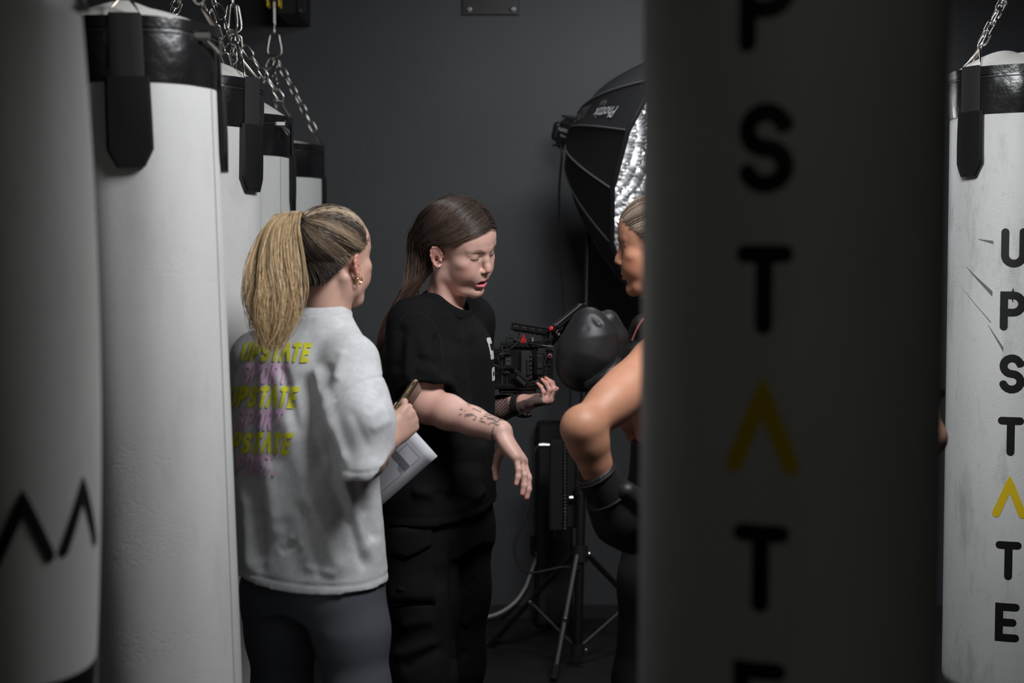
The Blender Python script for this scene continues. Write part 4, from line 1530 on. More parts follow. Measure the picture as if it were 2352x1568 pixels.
def garment(name, f, cuts, m, parent, disp=None, thick=.003, h_smooth=2, sleeves=(), k_sleeve=.035):
    """f: field of the main piece, cut open by cuts g(X,Y,Z)>0 = removed; sleeves: (field on the same grid, own cut).
    Faces that only close an opening are left out, so neck, hem and cuffs stay open."""
    sl, X, Y, Z = f.grid()
    T = f.d
    full = T
    comb = T
    for (sf, g) in sleeves:
        full = smin(full, sf.d, k_sleeve)
        comb = smin(comb, np.maximum(sf.d, g(X, Y, Z).astype(np.float32)), k_sleeve)
    G = None
    for g in cuts:
        gv = g(X, Y, Z).astype(np.float32)
        gv = np.broadcast_to(gv, T.shape)
        G = gv if G is None else np.maximum(G, gv)
    W = f.twin()
    W.d = np.maximum(comb, G) if G is not None else comb
    V, F = W.mesh(h_smooth)
    def samp(arr):
        W.d = arr
        return W.sample(V)
    fv = samp(full)
    cap = np.zeros(len(V), bool)
    if G is not None:
        cap |= (fv < -.75 * f.h) & (samp(np.ascontiguousarray(G)) > -1.2 * f.h)
    for (sf, g) in sleeves:
        sv = samp(sf.d); tv = samp(T)
        gv = g(V[:, 0], V[:, 1], V[:, 2])
        cap |= (sv < -.75 * f.h) & (tv > .5 * f.h) & (np.abs(gv) < 1.5 * f.h)
    V, F, used = keep_faces(V, F, ~cap[F].all(1))
    for _ in range(3):                               # drop slivers hanging off the cut edges
        E = np.sort(F[:, [[0, 1], [1, 2], [2, 3], [3, 0]]].reshape(-1, 2), 1)
        key = E[:, 0].astype(np.int64) * len(V) + E[:, 1]
        uq, inv, ct = np.unique(key, return_inverse=True, return_counts=True)
        nb = (ct[inv].reshape(-1, 4) == 1).sum(1)
        if not (nb >= 3).any():
            break
        V, F, used = keep_faces(V, F, nb < 3)
    # even out the cut edges
    E = np.sort(np.concatenate([F[:, [0, 1]], F[:, [1, 2]], F[:, [2, 3]], F[:, [3, 0]]]), 1)
    Eu, ec = np.unique(E, axis=0, return_counts=True)
    be = Eu[ec == 1]
    for _ in range(14):
        acc = np.zeros_like(V); cn = np.zeros(len(V))
        for a, b in ((0, 1), (1, 0)):
            for k in range(3):
                acc[:, k] += np.bincount(be[:, a], V[be[:, b], k], len(V))
            cn += np.bincount(be[:, a], minlength=len(V))
        ok = cn > 0
        V[ok] = .5 * V[ok] + .5 * acc[ok] / cn[ok][:, None]
    N = vnormals(V, F)
    if disp is not None:
        V = V + N * disp(V, N)[:, None]
    o = mesh_obj(name, V, F, m, parent, 180)
    if thick:
        md = o.modifiers.new('cloth_thickness', 'SOLIDIFY')
        md.thickness = thick; md.offset = -1
    W.d = full
    return o, V, F, W

def plane_cut(p, n):
    p = np.array(p, float); n = norm(n)
    return lambda X, Y, Z: (X - p[0]) * n[0] + (Y - p[1]) * n[1] + (Z - p[2]) * n[2]

def neck_cut(base, axis, r):
    """opens a garment around the neck"""
    b = np.array(base, float); a = norm(axis)
    def g(X, Y, Z):
        px, py, pz = X - b[0], Y - b[1], Z - b[2]
        t = px * a[0] + py * a[1] + pz * a[2]
        q = np.sqrt(np.maximum((px - t * a[0]) ** 2 + (py - t * a[1]) ** 2 + (pz - t * a[2]) ** 2, 1e-9))
        return np.minimum(r - q, t + .05)
    return g

def collar(f, base, axis, r, m, parent, height=.018, name='collar', thick=.0035, off=.001, lean=.45):
    """ribbed band where the neck opening meets the garment surface"""
    b = np.array(base, float); a = norm(axis)
    e1 = norm(np.cross(a, (0, 0, 1) if abs(a[2]) < .9 else (0, 1, 0))); e2 = np.cross(a, e1)
    ts = np.linspace(.10, -.09, 150)
    loop = []
    for k in range(72):
        an = 2 * math.pi * k / 72
        d = e1 * math.cos(an) + e2 * math.sin(an)
        ln = b + d * (r + .001) + ts[:, None] * a
        v = f.sample(ln)
        i = np.argmax(v < 0)
        loop.append(ln[i] if v[i] < 0 else ln[-1])
    loop = np.array(loop)
    for _ in range(6):
        loop = (np.roll(loop, 1, 0) + 2 * loop + np.roll(loop, -1, 0)) / 4
    v = []; fc = []
    cen = loop.mean(0)
    for p in loop:
        rad = p - b; rad = norm(rad - a * (rad @ a))
        # band climbs the neck from the opening, with a rounded section
        for (o, hh) in ((.0035, -.006), (.006, .000), (.0045, height * .6), (.0015, height), (-.0015, height), (-.002, height * .4), (-.001, -.006)):
            v.append(p + rad * (o * .8 + off) + a * hh - rad * hh * lean)
    n = len(loop)
    for i in range(n):
        j = (i + 1) % n
        for k in range(7):
            k2 = (k + 1) % 7
            fc.append((i * 7 + k, j * 7 + k, j * 7 + k2, i * 7 + k2))
    return mesh_obj(name, v, fc, m, parent, 60)

M_skin = mat('skin_fair', (.6, .4, .3), .48, attr='Col', sss=.12, bump=[('noise', 900, .12, .0006)])
M_skin_tan = mat('skin_tanned', (.6, .4, .3), .52, attr='Col', sss=.10, bump=[('noise', 900, .12, .0006)])
M_hair = mat('hair_strands', (.1, .1, .1), .42, attr='Col', spec=.4)
M_shoe = mat('black_trainer', (.014, .014, .015), .55)
M_sole = mat('trainer_sole', (.08, .08, .08), .7)

def shoe(parent, ankle, direction, m=M_shoe):
    d = norm((direction[0], direction[1], 0)); a = np.array(ankle, float); base = np.array([a[0], a[1], 0.0])
    f = Field(base + np.array([-.26, -.26, -.01]), base + np.array([.26, .26, .18]), .006)
    f.chain([base - d * .045 + [0, 0, .045], base + d * .06 + [0, 0, .045], base + d * .155 + [0, 0, .036]], [.040, .042, .036], k=.02)
    f.cone(base - d * .02 + [0, 0, .06], base - d * .01 + [0, 0, .125], .042, .040, k=.02)
    sl, X, Y, Z = f.grid()
    f.d = np.maximum(f.d, (.012 - Z).astype(np.float32))
    V, F = f.mesh(2)
    o = mesh_obj('shoe', V, F, m, parent, 180)
    b = MB()
    r = np.array([-d[1], d[0], 0])
    ring = []
    for k in range(28):
        an = 2 * math.pi * k / 28
        ring.append(base + d * (.055 + .150 * math.cos(an)) + r * (.042 * math.sin(an)))
    n = len(ring)
    vv = [p + [0, 0, .001] for p in ring] + [p * 1.0 + [0, 0, .020] for p in ring]
    ff = [(i, (i + 1) % n, n + (i + 1) % n, n + i) for i in range(n)] + [tuple(range(n))[::-1], tuple(range(n, 2 * n))]
    mesh_obj('sole', vv, ff, M_sole, o, 40)
    return o

def core_body(j, fwd, right, a=.15, b=.095, leg=(.078, .052, .038), h=.008, arms=True):
    """torso, upper arms and legs hidden below the clothes: one closed surface"""
    pts = [j[k] for k in ('neck', 'hipL', 'hipR', 'ankL', 'ankR', 'shL', 'shR')]
    f = field_around(pts, .16, h)
    pel = (np.array(j['hipL']) + np.array(j['hipR'])) / 2
    nk = np.array(j['neck'], float)
    sm = (np.array(j['shL']) + np.array(j['shR'])) / 2
    f.loft([(pel - [0, 0, .03], a * .80, b * .75), (pel + [0, 0, .03], a * .95, b * .95), (pel + [0, 0, .16], a * .82, b * .85), ((pel + 2 * sm) / 3, a * .92, b), (sm - [0, 0, .05], a * .95, b * .98), (sm + [0, 0, .03], a * .6, b * .6), (nk, .05, .05)], right, fwd, k=.02)
    for s in 'LR':
        f.cone(nk - [0, 0, .04], j['sh' + s], .045, .046, k=.03)
        f.chain([np.array(j['hip' + s], float), np.array(j['kn' + s], float), np.array(j['ank' + s], float) + [0, 0, .03]], [q * .86 for q in leg], k=.012)
        if arms:
            f.cone(j['sh' + s], np.array(j['sh' + s]) + (np.array(j['el' + s]) - np.array(j['sh' + s])) * .6, .046, .042, k=.03)
    return f.mesh(2)
# ================================================================ person in black, looking down at the camera rig
def N3(p): return np.array([p[0], p[1], p[2]], float)
M_tee_black = mat('washed_black_cotton', (.0080, .0081, .0087), .95, spec=.12, bump=[('noise', 900, .25, .001), ('noise', 55, .10, .004)])
M_cargo = mat('black_cargo_cotton', (.0095, .0098, .0093), .92, spec=.12, bump=[('noise', 700, .25, .001), ('noise', 40, .15, .006)])
SK_V = (.66, .40, .332)

vf = np.array([.91, -.42, 0]); vr = np.array([-.42, -.91, 0])
vj = dict(neck=N3(P(1012, 700, 3.745)), shR=N3(P(950, 745, 3.59)), elR=N3(P(984, 930, 3.50)), wrR=N3(P(1150, 990, 3.40)),
          shL=N3(P(1078, 735, 3.88)), elL=N3(P(1075, 950, 3.97)), wrL=N3(P(1203, 927, 3.84)),
          hipR=N3(P(965, 1205, 3.62)), hipL=N3(P(1046, 1200, 3.80)), knR=N3(P(972, 1545, 3.60)), knL=N3(P(1040, 1525, 3.80)))
vj['ankR'] = np.array([P(950, 1800, 3.66).x, 3.66, .08]); vj['ankL'] = np.array([P(1020, 1800, 3.84).x, 3.84, .08])
vp = thing('person', 'person in black tee and cargo trousers with long brown hair, looking down', 'person', (float(vj['ankR'][0]), 3.75, 0))
HV = Head(N3(P(1053, 573, 3.70)), .93, .36, -.22, 1.01)

def V_body():
    parts = []
    V, F = core_body(vj, vf, vr, .150, .095)
    parts.append((V, F, skin_cols(V, SK_V)))
    parts.append(build_head(HV, vj['neck'] - [0, 0, .05], SK_V, (.66, .17, .21), (.13, .085, .065), mouth=.0052, eyes='closed', neck_r=.047))
    # near arm: elbow bent, hand hanging loose
    hd = N3(P(1184, 1044, 3.385)) - vj['wrR']
    hand = dict(h=hd, n=(-.79, .02, -.53), side=1, spread=(-.05, -.01, .02, .06), curls=[(.24, .30, .2), (.26, .30, .2), (.28, .30, .2), (.32, .30, .2)],
                thumb=[(.35, .75, .25), (.70, .70, .05), (.85, .5, .0)], s=.98)
    V, F, tips = arm_surface(vj['shR'], vj['elR'], vj['wrR'], (.049, .043, .0425, .0265), .0024, hand, start=.35, flatn=(.3, .6, .6))
    C_ = skin_cols(V, SK_V, 5, tips)
    X = to_px(V)
    # redness of the elbow and the two small ink tattoos near the wrist
    w = np.exp(-(np.linalg.norm(V - (vj['elR'] + np.array([.0, -.03, -.02])), axis=1) / .05) ** 2)[:, None] * .35
    C_ = C_ * (1 - w) + np.array(SK_V) * np.array([1.0, .68, .62]) * w
    ax_ = norm(vj['wrR'] - vj['elR']); t = (V - vj['elR']) @ ax_ / np.linalg.norm(vj['wrR'] - vj['elR'])
    up = (V - vj['elR'] - ((V - vj['elR']) @ ax_)[:, None] * ax_) @ norm((.35, -.35, .87))
    ink = smoothstep(noise3(V, 420, 21) + .25 * noise3(V, 900, 22), .02, .25) * ((t > .50) & (t < 1.02) & (up > .015) & ((t < .73) | (t > .77)))
    C_ = C_ * (1 - .78 * ink[:, None]) + np.array([.055, .065, .060]) * .78 * ink[:, None]
    parts.append((V, F, C_))
    # far arm: forearm comes out past the chest and supports the rig
    hd = np.array([.84, -.36, .20])
    hand = dict(h=hd, n=(-.30, .10, .94), side=-1, spread=(-.04, -.01, .02, .05), curls=[(.9, .9, .4), (.95, .9, .4), (1.0, .85, .4), (1.1, .75, .35)],
                thumb=[(.6, .2, .75), (.8, .2, .5), (.9, .2, .3)], s=.79)
    V, F, tips = arm_surface(vj['shL'], vj['elL'], vj['wrL'], (.046, .042, .041, .0255), .0024, hand, start=.35, flatn=(0, .8, .6))
    C_ = skin_cols(V, np.array(SK_V) * [1.02, .92, .92], 6, tips)
    ax_ = norm(vj['wrL'] - vj['elL']); t = (V - vj['elL']) @ ax_ / np.linalg.norm(vj['wrL'] - vj['elL'])
    sc = np.abs(np.sin((V[:, 0] * 1.0 + V[:, 2]) * 330) * np.sin((V[:, 0] - V[:, 2]) * 330))
    ink = (smoothstep(noise3(V, 120, 31), -.75, -.25) * (.45 + .5 * (sc < .55))) * ((t > .1) & (t < 1.0))
    hand_ink = smoothstep(noise3(V, 150, 35), -.1, .3) * ((t >= 1.0) & ((V - vj['wrL']) @ np.array([.4, 0, -.9]) > -.012) & (t < 1.36))
    ink = np.clip(ink + .85 * hand_ink, 0, .92)[:, None]
    C_ = C_ * (1 - ink) + np.array([.035, .040, .046]) * ink
    parts.append((V, F, C_))
    V, F, C_ = join(parts)
    return mesh_obj('body', V, F, M_skin, vp, 180, cols=C_)
V_body()

# --- tee
TEE_N = N3(P(1026, 690, 3.70)); TEE_AX = norm((.50, -.20, .84)); TEE_R = .072
f = Field((vj['shR'][0] - .24, 3.25, .80), (vj['shR'][0] + .42, 4.16, 1.50), .0048)
c = lambda x, y, d=3.70: N3(P(x, y, d))
f.loft([(c(1001, 1225), .205, .146), (c(1001, 1200), .205, .146), (c(999, 1110), .200, .143), (c(1000, 1000), .195, .138), (c(1003, 900), .190, .136), (c(1006, 810), .186, .130), (c(1011, 765), .172, .112), (c(1013, 730), .125, .078), (c(1010, 705), .080, .055), (c(1008, 692), .05, .04)], vr, vf, k=.03, power=2.2)
SV = {}
for s in 'RL':
    sh, el = vj['sh' + s], vj['el' + s]
    f.cone(vj['neck'] + np.array([-.004, 0, -.012]), sh + [0, 0, -.002], .046, .058, k=.04)
    sf = f.twin(); SV[s] = sf
    sf.chain([sh, sh + (el - sh) * .5, sh + (el - sh) * .8, sh + (el - sh) * 1.05], [.066, .067, .064, .062], k=.03)
armR = norm(vj['elR'] - vj['shR']); armL = norm(vj['elL'] - vj['shL'])
hemR = N3(P(985, 886, 3.48))
hemL = vj['shL'] + (vj['elL'] - vj['shL']) * .68
hem_pl = plane_cut(N3(P(1000, 1199, 3.55)), (.02, .10, -1))
hem_z = float(P(1000, 1199, 3.55).z)
folds_v = [(1000, 715, 1060, 790, 9, .004), (1075, 700, 1085, 800, 9, .004), (940, 770, 935, 880, 10, .004), (1000, 900, 1090, 940, 14, .004), (1010, 1080, 1110, 1060, 16, -.005), (960, 760, 1010, 900, 16, .005), (1000, 760, 1022, 870, 10, -.007), (925, 740, 905, 860, 14, -.005), (1040, 780, 1075, 1000, 22, .006), (1080, 760, 1100, 960, 18, -.005),
           (985, 1130, 1080, 1150, 12, -.007), (1075, 1150, 1110, 1120, 10, .005), (940, 1128, 1040, 1138, 14, .006), (1105, 1000, 1085, 1170, 14, .006), (1060, 1020, 1050, 1160, 16, -.004),
           (930, 960, 1040, 1010, 20, -.006), (950, 1030, 1050, 1060, 20, .005), (1040, 690, 1090, 800, 10, -.004), (985, 700, 1050, 770, 12, .003), (950, 820, 1010, 840, 9, -.004), (955, 850, 1015, 862, 8, .003)]
def v_disp(V, N):
    D = 1.7 * px_folds(V, N, folds_v) + .0026 * noise3(V * [1, 1, .55], 34, 41)
    dh = hem_z - V[:, 2] + .10 * (V[:, 1] - 3.55)
    D -= .0016 * np.exp(-((-dh - .026) / .003) ** 2)
    e = (V - hemR) @ armR
    D -= .0014 * np.exp(-((e + .020) / .003) ** 2) * (np.linalg.norm(V - hemR, axis=1) < .12)
    return D
tee, TV, TF, TW = garment('t_shirt', f, [hem_pl, neck_cut(TEE_N, TEE_AX, TEE_R)], M_tee_black, vp, v_disp,
    sleeves=[(SV['R'], plane_cut(hemR, armR + np.array([-.10, 0, .03]))), (SV['L'], plane_cut(hemL, armL))])
collar(TW, TEE_N, TEE_AX, TEE_R, M_tee_black, tee, height=.013, lean=.7)
BV_tee = BVHTree.FromPolygons(TV.tolist(), TF.tolist())
# stitched shoulder and armhole seams
def seam_on(bvh, pts, m, parent, r=.0006, view=True):
    out = []
    for (x, y) in pts:
        o = _C; d = (P(x, y, 4) - _C).normalized()
        hit = bvh.ray_cast(o, d)
        if hit[0] is not None:
            out.append(hit[0] + hit[1] * .0008)
    if len(out) > 3:
        MB().tube(catmull(out, 3), r, 5).build('seam', m, parent)
M_stitch = mat('dark_stitching', (.013, .013, .014), .8)
seam_on(BV_tee, [(912, 752), (925, 728), (945, 717), (970, 722), (993, 740), (1008, 770), (1015, 810), (1019, 850)], M_stitch, tee)
seam_on(BV_tee, [(944, 716), (944, 700), (945, 685)], M_stitch, tee)
# white printed chest mark, seen edge-on at the front of the tee
M_tee_print = mat('white_chest_print', (.66, .66, .66), .6)
cdir = vf; upv = np.array([0, 0, 1.0]); lft = -vr
pc = N3(P(1113, 815, 3.60))
def print_on_chest(shapes, z0, l0):
    vv = []; ff = []
    for (pts, hw) in shapes:
        a, b = stroke_ribbon(pts, hw, .01)
        o = len(vv); ok = True; loc = []
        for (u, w) in a:
            org = Vector(tuple(pc + cdir * .15 + (-vr) * (l0 + u) + upv * (z0 + w)))
            hit = BV_tee.ray_cast(org, Vector(tuple(-cdir)))
            loc.append(hit[0] + hit[1] * .0012 if hit[0] is not None else None)
        if any(q is None for q in loc):
            continue
        vv += [tuple(q) for q in loc]; ff += [[q + o for q in x] for x in b]
    if vv:
        mesh_obj('chest_print', vv, ff, M_tee_print, tee, 40)
print_on_chest([([(-.06, .03), (-.025, .03)], .008), ([(-.06, .03), (-.06, .0), (-.03, -.002)], .006), ([(-.06, -.012), (-.028, -.012)], .006),
                ], .0, .150)
print_on_chest([([(-.055, -.045), (-.02, -.045), (-.02, -.068), (-.055, -.068), (-.055, -.045)], .006)], .0, .150)

# --- trousers with cargo pocket
f = Field((vj['hipR'][0] - .24, 3.30, .05), (vj['hipR'][0] + .42, 4.15, 1.02), .0062)
pel = (vj['hipR'] + vj['hipL']) / 2
f.loft([(pel - [0, 0, .05], .165, .118), (pel + [0, 0, .03], .175, .122), (pel + [0, 0, .14], .165, .115)], vr, vf, k=.04)
for s in 'RL':
    hp, kn, an = vj['hip' + s], vj['kn' + s], vj['ank' + s]
    f.chain([hp + [0, 0, -.02], hp + (kn - hp) * .5, kn, an + [0, 0, .02]], [.102, .090, .078, .072], k=.045)
folds_p = [(905, 1370, 1000, 1385, 10, -.006), (905, 1345, 985, 1380, 10, .006), (1040, 1230, 1042, 1568, 9, -.010), (900, 1510, 1010, 1470, 14, .008), (920, 1540, 1020, 1480, 12, -.008),
           (1060, 1440, 1100, 1400, 12, .007), (1045, 1520, 1075, 1490, 10, -.007), (940, 1290, 1030, 1350, 18, -.004), (1060, 1360, 1095, 1330, 12, -.006), (915, 1440, 1000, 1420, 14, .006)]
pants, PV, PF, _ = garment('cargo_trousers', f, [plane_cut((0, 0, .055), (0, 0, -1)), plane_cut(pel + [0, 0, .11], (0, 0, 1))], M_cargo, vp,
                        lambda V, N: px_folds(V, N, folds_p) + .0045 * noise3(V * [1, 1, 1.6], 30, 51) * smoothstep(.75 - V[:, 2], 0, .3))
BV_p = BVHTree.FromPolygons(PV.tolist(), PF.tolist())
def patch_on(bvh, poly_rows, m, parent, name, off=.004, thick=.004):
    """raised cloth patch following the surface; rows of pixel points"""
    R_, C_n = len(poly_rows), len(poly_rows[0])
    vv = []
    for row in poly_rows:
        for (x, y) in row:
            d = (P(x, y, 4) - _C).normalized(); hit = bvh.ray_cast(_C, d)
            q = hit[0] if hit[0] is not None else P(x, y, 3.6)
            n = hit[1] if hit[1] is not None else Vector((0, -1, 0))
            vv.append(q + n * off)
    ff = [(i * C_n + j, i * C_n + j + 1, (i + 1) * C_n + j + 1, (i + 1) * C_n + j) for i in range(R_ - 1) for j in range(C_n - 1)]
    o = mesh_obj(name, vv, ff, m, parent, 60)
    md = o.modifiers.new('cloth_thickness', 'SOLIDIFY'); md.thickness = thick; md.offset = 0
    return o
def lerp_rows(tl, tr, bl, br, nr=6, nc=10, dip=0.0):
    rows = []
    for i in range(nr + 1):
        v = i / nr; row = []
        for j in range(nc + 1):
            u = j / nc
            x = (tl[0] * (1 - u) + tr[0] * u) * (1 - v) + (bl[0] * (1 - u) + br[0] * u) * v
            y = (tl[1] * (1 - u) + tr[1] * u) * (1 - v) + (bl[1] * (1 - u) + br[1] * u) * v + dip * v * (1 - abs(2 * u - 1))
            row.append((x, y))
        rows.append(row)
    return rows
patch_on(BV_p, lerp_rows((876, 1212), (992, 1208), (880, 1262), (990, 1252), dip=26), M_cargo, pants, 'pocket_flap', .005)
patch_on(BV_p, lerp_rows((880, 1236), (990, 1232), (886, 1392), (1000, 1386)), M_cargo, pants, 'cargo_pocket', .0015, .003)
shoe(vp, vj['ankR'], vf); shoe(vp, vj['ankL'], vf)

# --- hair
def v_hair():
    base_cols = np.array([[.050, .031, .024], [.075, .047, .035], [.036, .023, .018], [.10, .066, .050]])
    allp = []; allc = []
    def fam(n, sx, seed):
        r = np.random.default_rng(seed)
        u = r.random(n) ** 1.0
        L_ = lambda a, b: np.array(a)[None] * (1 - u[:, None]) + np.array(b)[None] * u[:, None]
        part = np.stack([np.interp(u, [0, .5, 1], [.010, .010, .004]), np.interp(u, [0, .5, 1], [-.081, -.01, .070]), np.interp(u, [0, .5, 1], [.085, .138, .120])], 1)
        m = np.array([sx, 1, 1])
        off = -1 if sx < 0 else 1
        c0 = part + np.array([off * .001, 0, 0])
        if sx < 0:
            c1 = L_((-.050, -.066, .068), (-.045, .070, .105)); c2 = L_((-.073, -.030, .042), (-.052, .098, .068)); c3 = L_((-.079, .006, .036), (-.048, .116, .03)); c4 = L_((-.080, .034, .008), (-.044, .134, -.014))
        else:
            c1 = L_((.052, -.060, .070), (.045, .070, .105)); c2 = L_((.076, -.020, .042), (.052, .092, .06)); c3 = L_((.081, .010, .030), (.045, .100, .02)); c4 = L_((.076, .045, .000), (.030, .108, -.012))
        loc = np.stack([c0, c1, c2, c3, c4], 1)
        loc = loc + r.normal(size=(n, 1, 3)) * [.003, .003, .003]
        w = HV.w(loc.reshape(-1, 3)).reshape(n, 5, 3)
        dz = .10 if sx > 0 else .0
        fall = np.stack([N3(P(966, 626, 3.70 + dz)), N3(P(935, 676, 3.715 + dz * .6)), N3(P(901, 730, 3.73 + dz * .4)), N3(P(882, 795, 3.74 + dz * .3)), N3(P(872, 858, 3.75 + dz * .3))])
        q = (r.random((n, 1)) - .5); q2 = r.normal(size=(n, 1)) * .5
        lat = np.stack([np.ones(n) * a for a in (.050, .040, .028, .019, .013)], 1)
        sp = np.clip(u[:, None] * -1.7 + .85 + q * .9, -1.05, 1.0)
        fw = fall[None] + (sp * lat)[:, :, None] * np.array([.80, -.22, .56]) + (q2 * np.array([.010, .012, .012, .012, .012]))[:, :, None] * np.array([.2, .95, .1])
        fw = fw + r.normal(size=(n, 5, 3)) * np.array([.001, .0015, .002, .003, .004])[None, :, None]
        ctrl = np.concatenate([w, fw], 1)
        path = spline_batch(ctrl, 30)
        lp = HV.l(path.reshape(-1, 3))
        infl = np.repeat(.006 + .007 * r.random(n), 30)[:, None]
        lp2 = push_out(lp, infl)
        path = HV.w(lp2).reshape(n, 30, 3)
        # keep clear of the shoulder cloth
        f2 = path.reshape(-1, 3)
        cut = (.62 + .38 * r.random(n))
        allp.append(path); cc = base_cols[r.integers(0, 4, n)] * (.75 + .5 * r.random((n, 1)))
        g = np.linspace(0, 1, 30)[None, :, None]
        allc.append(cc[:, None, :] * (1 + .55 * g * np.array([1.25, 1.0, .8])))
    fam(3000, -1, 1); fam(1300, 1, 2)
    Pp = np.concatenate(allp); Cc = np.concatenate(allc)
    # strands rest on the tee instead of passing through it
    flat = Pp.reshape(-1, 3)
    for i in range(len(flat)):
        if (i % 30) > 15:
            hit = BV_tee.find_nearest(Vector(flat[i]), .03)
            if hit[0] is not None:
                d = (Vector(flat[i]) - hit[0]).dot(hit[1])
                if d < .004:
                    flat[i] = np.array(hit[0] + hit[1] * (.004 + random.random() * .006))
    V, F, C_ = strand_mesh(flat.reshape(Pp.shape), .00070, .00035, Cc)
    hair = mesh_obj('hair', V, F, M_hair, vp, 180, cols=C_)
    def grows(x, y, z):
        line = np.interp(y, [-.10, -.080, -.055, -.02, .01, .04, .07, .12], [.100, .082, .060, .040, .030, -.02, -.07, -.08])
        return z > line
    V, F = cap_mask_mesh(HV, .0045, grows)
    mesh_obj('scalp_hair', V, F, mat('dark_brown_scalp', (.045, .028, .022), .55), hair, 180)
v_hair()

# --- small jewellery
ear = HV.w(np.array([[-.0805, -.0085, -.0285]]))[0]
fxe = HV.R @ np.array([-1, -.3, 0])
MB().tube([Vector(ear) + Vector(p) * .0052 for p in [(HV.R @ np.array([0, math.cos(a), math.sin(a)])) for a in np.linspace(0, 2 * math.pi, 17)[:-1]]], .0016, 6, closed=True).build('ear_tunnel', M_chrome, vp)
b = MB()
b.lathe([(.0043, 0), (.0043, .002)], Vector(ear) - Vector(fxe) * .001, fxe, sides=14)
b.build('ear_plug', M_plastic, vp)
sn = [HV.w(np.array([[.0058 * math.cos(a), -.0985 - .002 * abs(math.sin(a)), -.0300 - .0058 * (1 + math.sin(a)) * .8]]))[0] for a in np.linspace(math.radians(150), math.radians(390), 13)]
MB().tube([Vector(q) for q in sn], .0009, 6).build('septum_ring', M_chrome, vp)
wr = vj['wrR'] + norm(vj['wrR'] - vj['elR']) * -.006
bx_, by_, bz_ = frame_from(Vector(norm(vj['wrR'] - vj['elR'])))
MB().tube([Vector(wr) + (bx_ * math.cos(a) + by_ * math.sin(a)) * .0285 for a in np.linspace(0, 2 * math.pi, 25)[:-1]], .0013, 6, closed=True).build('bracelet', mat('dark_cord', (.05, .05, .045), .6), vp)
# --- watch on the far wrist
wd = Vector(norm(vj['wrL'] - vj['elL'])); wx, wy, wz = frame_from(wd, (0, 0, 1))
wc_ = Vector(vj['wrL']) - wd * .012
sec = [(-.010, .0), (-.010, .003), (.010, .003), (.010, .0)]
vv = []; ff = []
for k in range(28):
    a = 2 * math.pi * k / 28
    dr = wx * math.cos(a) + wy * math.sin(a)
    for (s_, o_) in sec:
        vv.append(wc_ + wd * s_ + dr * (.0295 + o_))
for k in range(28):
    k2 = (k + 1) % 28
    for q in range(4):
        q2 = (q + 1) % 4
        ff.append((k * 4 + q, k * 4 + q2, k2 * 4 + q2, k2 * 4 + q))
wt = mesh_obj('watch_strap', vv, ff, M_web, vp, 40)
nd = (wx * -1 + Vector((.2, -.45, 0))).normalized()
RW = Matrix((wd, nd.cross(wd).normalized() * -1, nd)).transposed()
wcase = wc_ + nd * .034
MB().box(wcase, (.034, .032, .011), RW, .004).build('watch_case', M_plastic, wt)
MB().box(wcase + wd * .018, (.004, .007, .006), RW, .0015).build('watch_crown', M_chrome, wt)

# ================================================================ camera rig in that person's hands
M_cam = mat('camera_black_metal', (.006, .006, .0065), .36, spec=.4, bump=[('noise', 500, .1, .0008)])
M_cam2 = mat('camera_grey_metal', (.045, .045, .048), .38, .6)
M_red = mat('red_anodised', (.55, .012, .014), .35)
M_contact = mat('brass_contacts', (.55, .36, .18), .35, .9)
RD = 3.825
rig = thing('cinema_camera', 'black cinema camera rig with top handle and red knob, held by the person in black', 'camera', P(1195, 898, RD + .05))
def rbox(name, x0, y0, x1, y1, d, depth, m=M_cam, bev=.003, parent=rig):
    a = P(x0, y0, d); c_ = P(x1, y1, d)
    return MB().box(((a.x + c_.x) / 2, a.y + depth / 2, (a.z + c_.z) / 2), (abs(c_.x - a.x), depth, abs(a.z - c_.z)), bevel=bev).build(name, m, parent)
body = rbox('camera_body', 1158, 797, 1236, 884, RD + .010, .11)
rbox('power_module', 1127, 800, 1166, 886, RD + .004, .10)
rbox('module_rail', 1150, 792, 1156, 888, RD, .02, M_cam2, .0015)
rbox('module_rail', 1162, 795, 1166, 884, RD, .012, M_cam2, .0015)
rbox('accessory_block', 1160, 806, 1194, 850, RD - .004, .03, M_cam, .004)
for (x, y) in ((1164, 825), (1169, 825), (1164, 835), (1169, 835)):
    rbox('contact_pin', x - 1.8, y - 1.6, x + 1.8, y + 1.6, RD - .0055, .003, M_contact, .0006)
rbox('accessory_screen', 1159, 820, 1175, 841, RD - .0045, .003, M_plastic_m, .001)
rbox('name_plate', 1154, 853, 1172, 858, RD - .001, .006, M_cam2, .001)
rbox('inner_gap', 1196, 806, 1222, 874, RD + .004, .02, M_plastic_m, .002)
rbox('button_strip', 1210, 824, 1216, 862, RD - .001, .010, M_cam2, .001)
for k in range(6):
    MB().lathe([(.0022, 0), (.0022, .003), (.0012, .0035)], P(1219, 816 + k * 10, RD + .002), (0, -1, 0), sides=10).build('button', M_cam2, rig)
bt_ = rbox('battery', 1227, 811, 1252, 866, RD - .016, .040, M_plastic, .008)
rbox('battery_latch', 1234, 834, 1245, 846, RD - .0185, .004, M_plastic_m, .001, bt_)
rbox('battery_logo', 1240, 840, 1243, 844, RD - .0195, .0012, M_cam2, .0003, bt_)
cg = MB()
for (x0, y0, x1, y1) in ((1232, 808, 1256, 812), (1252, 812, 1256, 828), (1249, 828, 1253, 842), (1253, 842, 1257, 868)):
    a = P(x0, y0, RD - .012); c_ = P(x1, y1, RD - .012)
    cg.box(((a.x + c_.x) / 2, a.y + .012, (a.z + c_.z) / 2), (abs(c_.x - a.x), .024, abs(a.z - c_.z)), bevel=.0012)
cg.build('cage_edge', M_cam2, rig)
rbox('cage_side', 1254, 803, 1271, 872, RD - .004, .06, M_cam, .004)
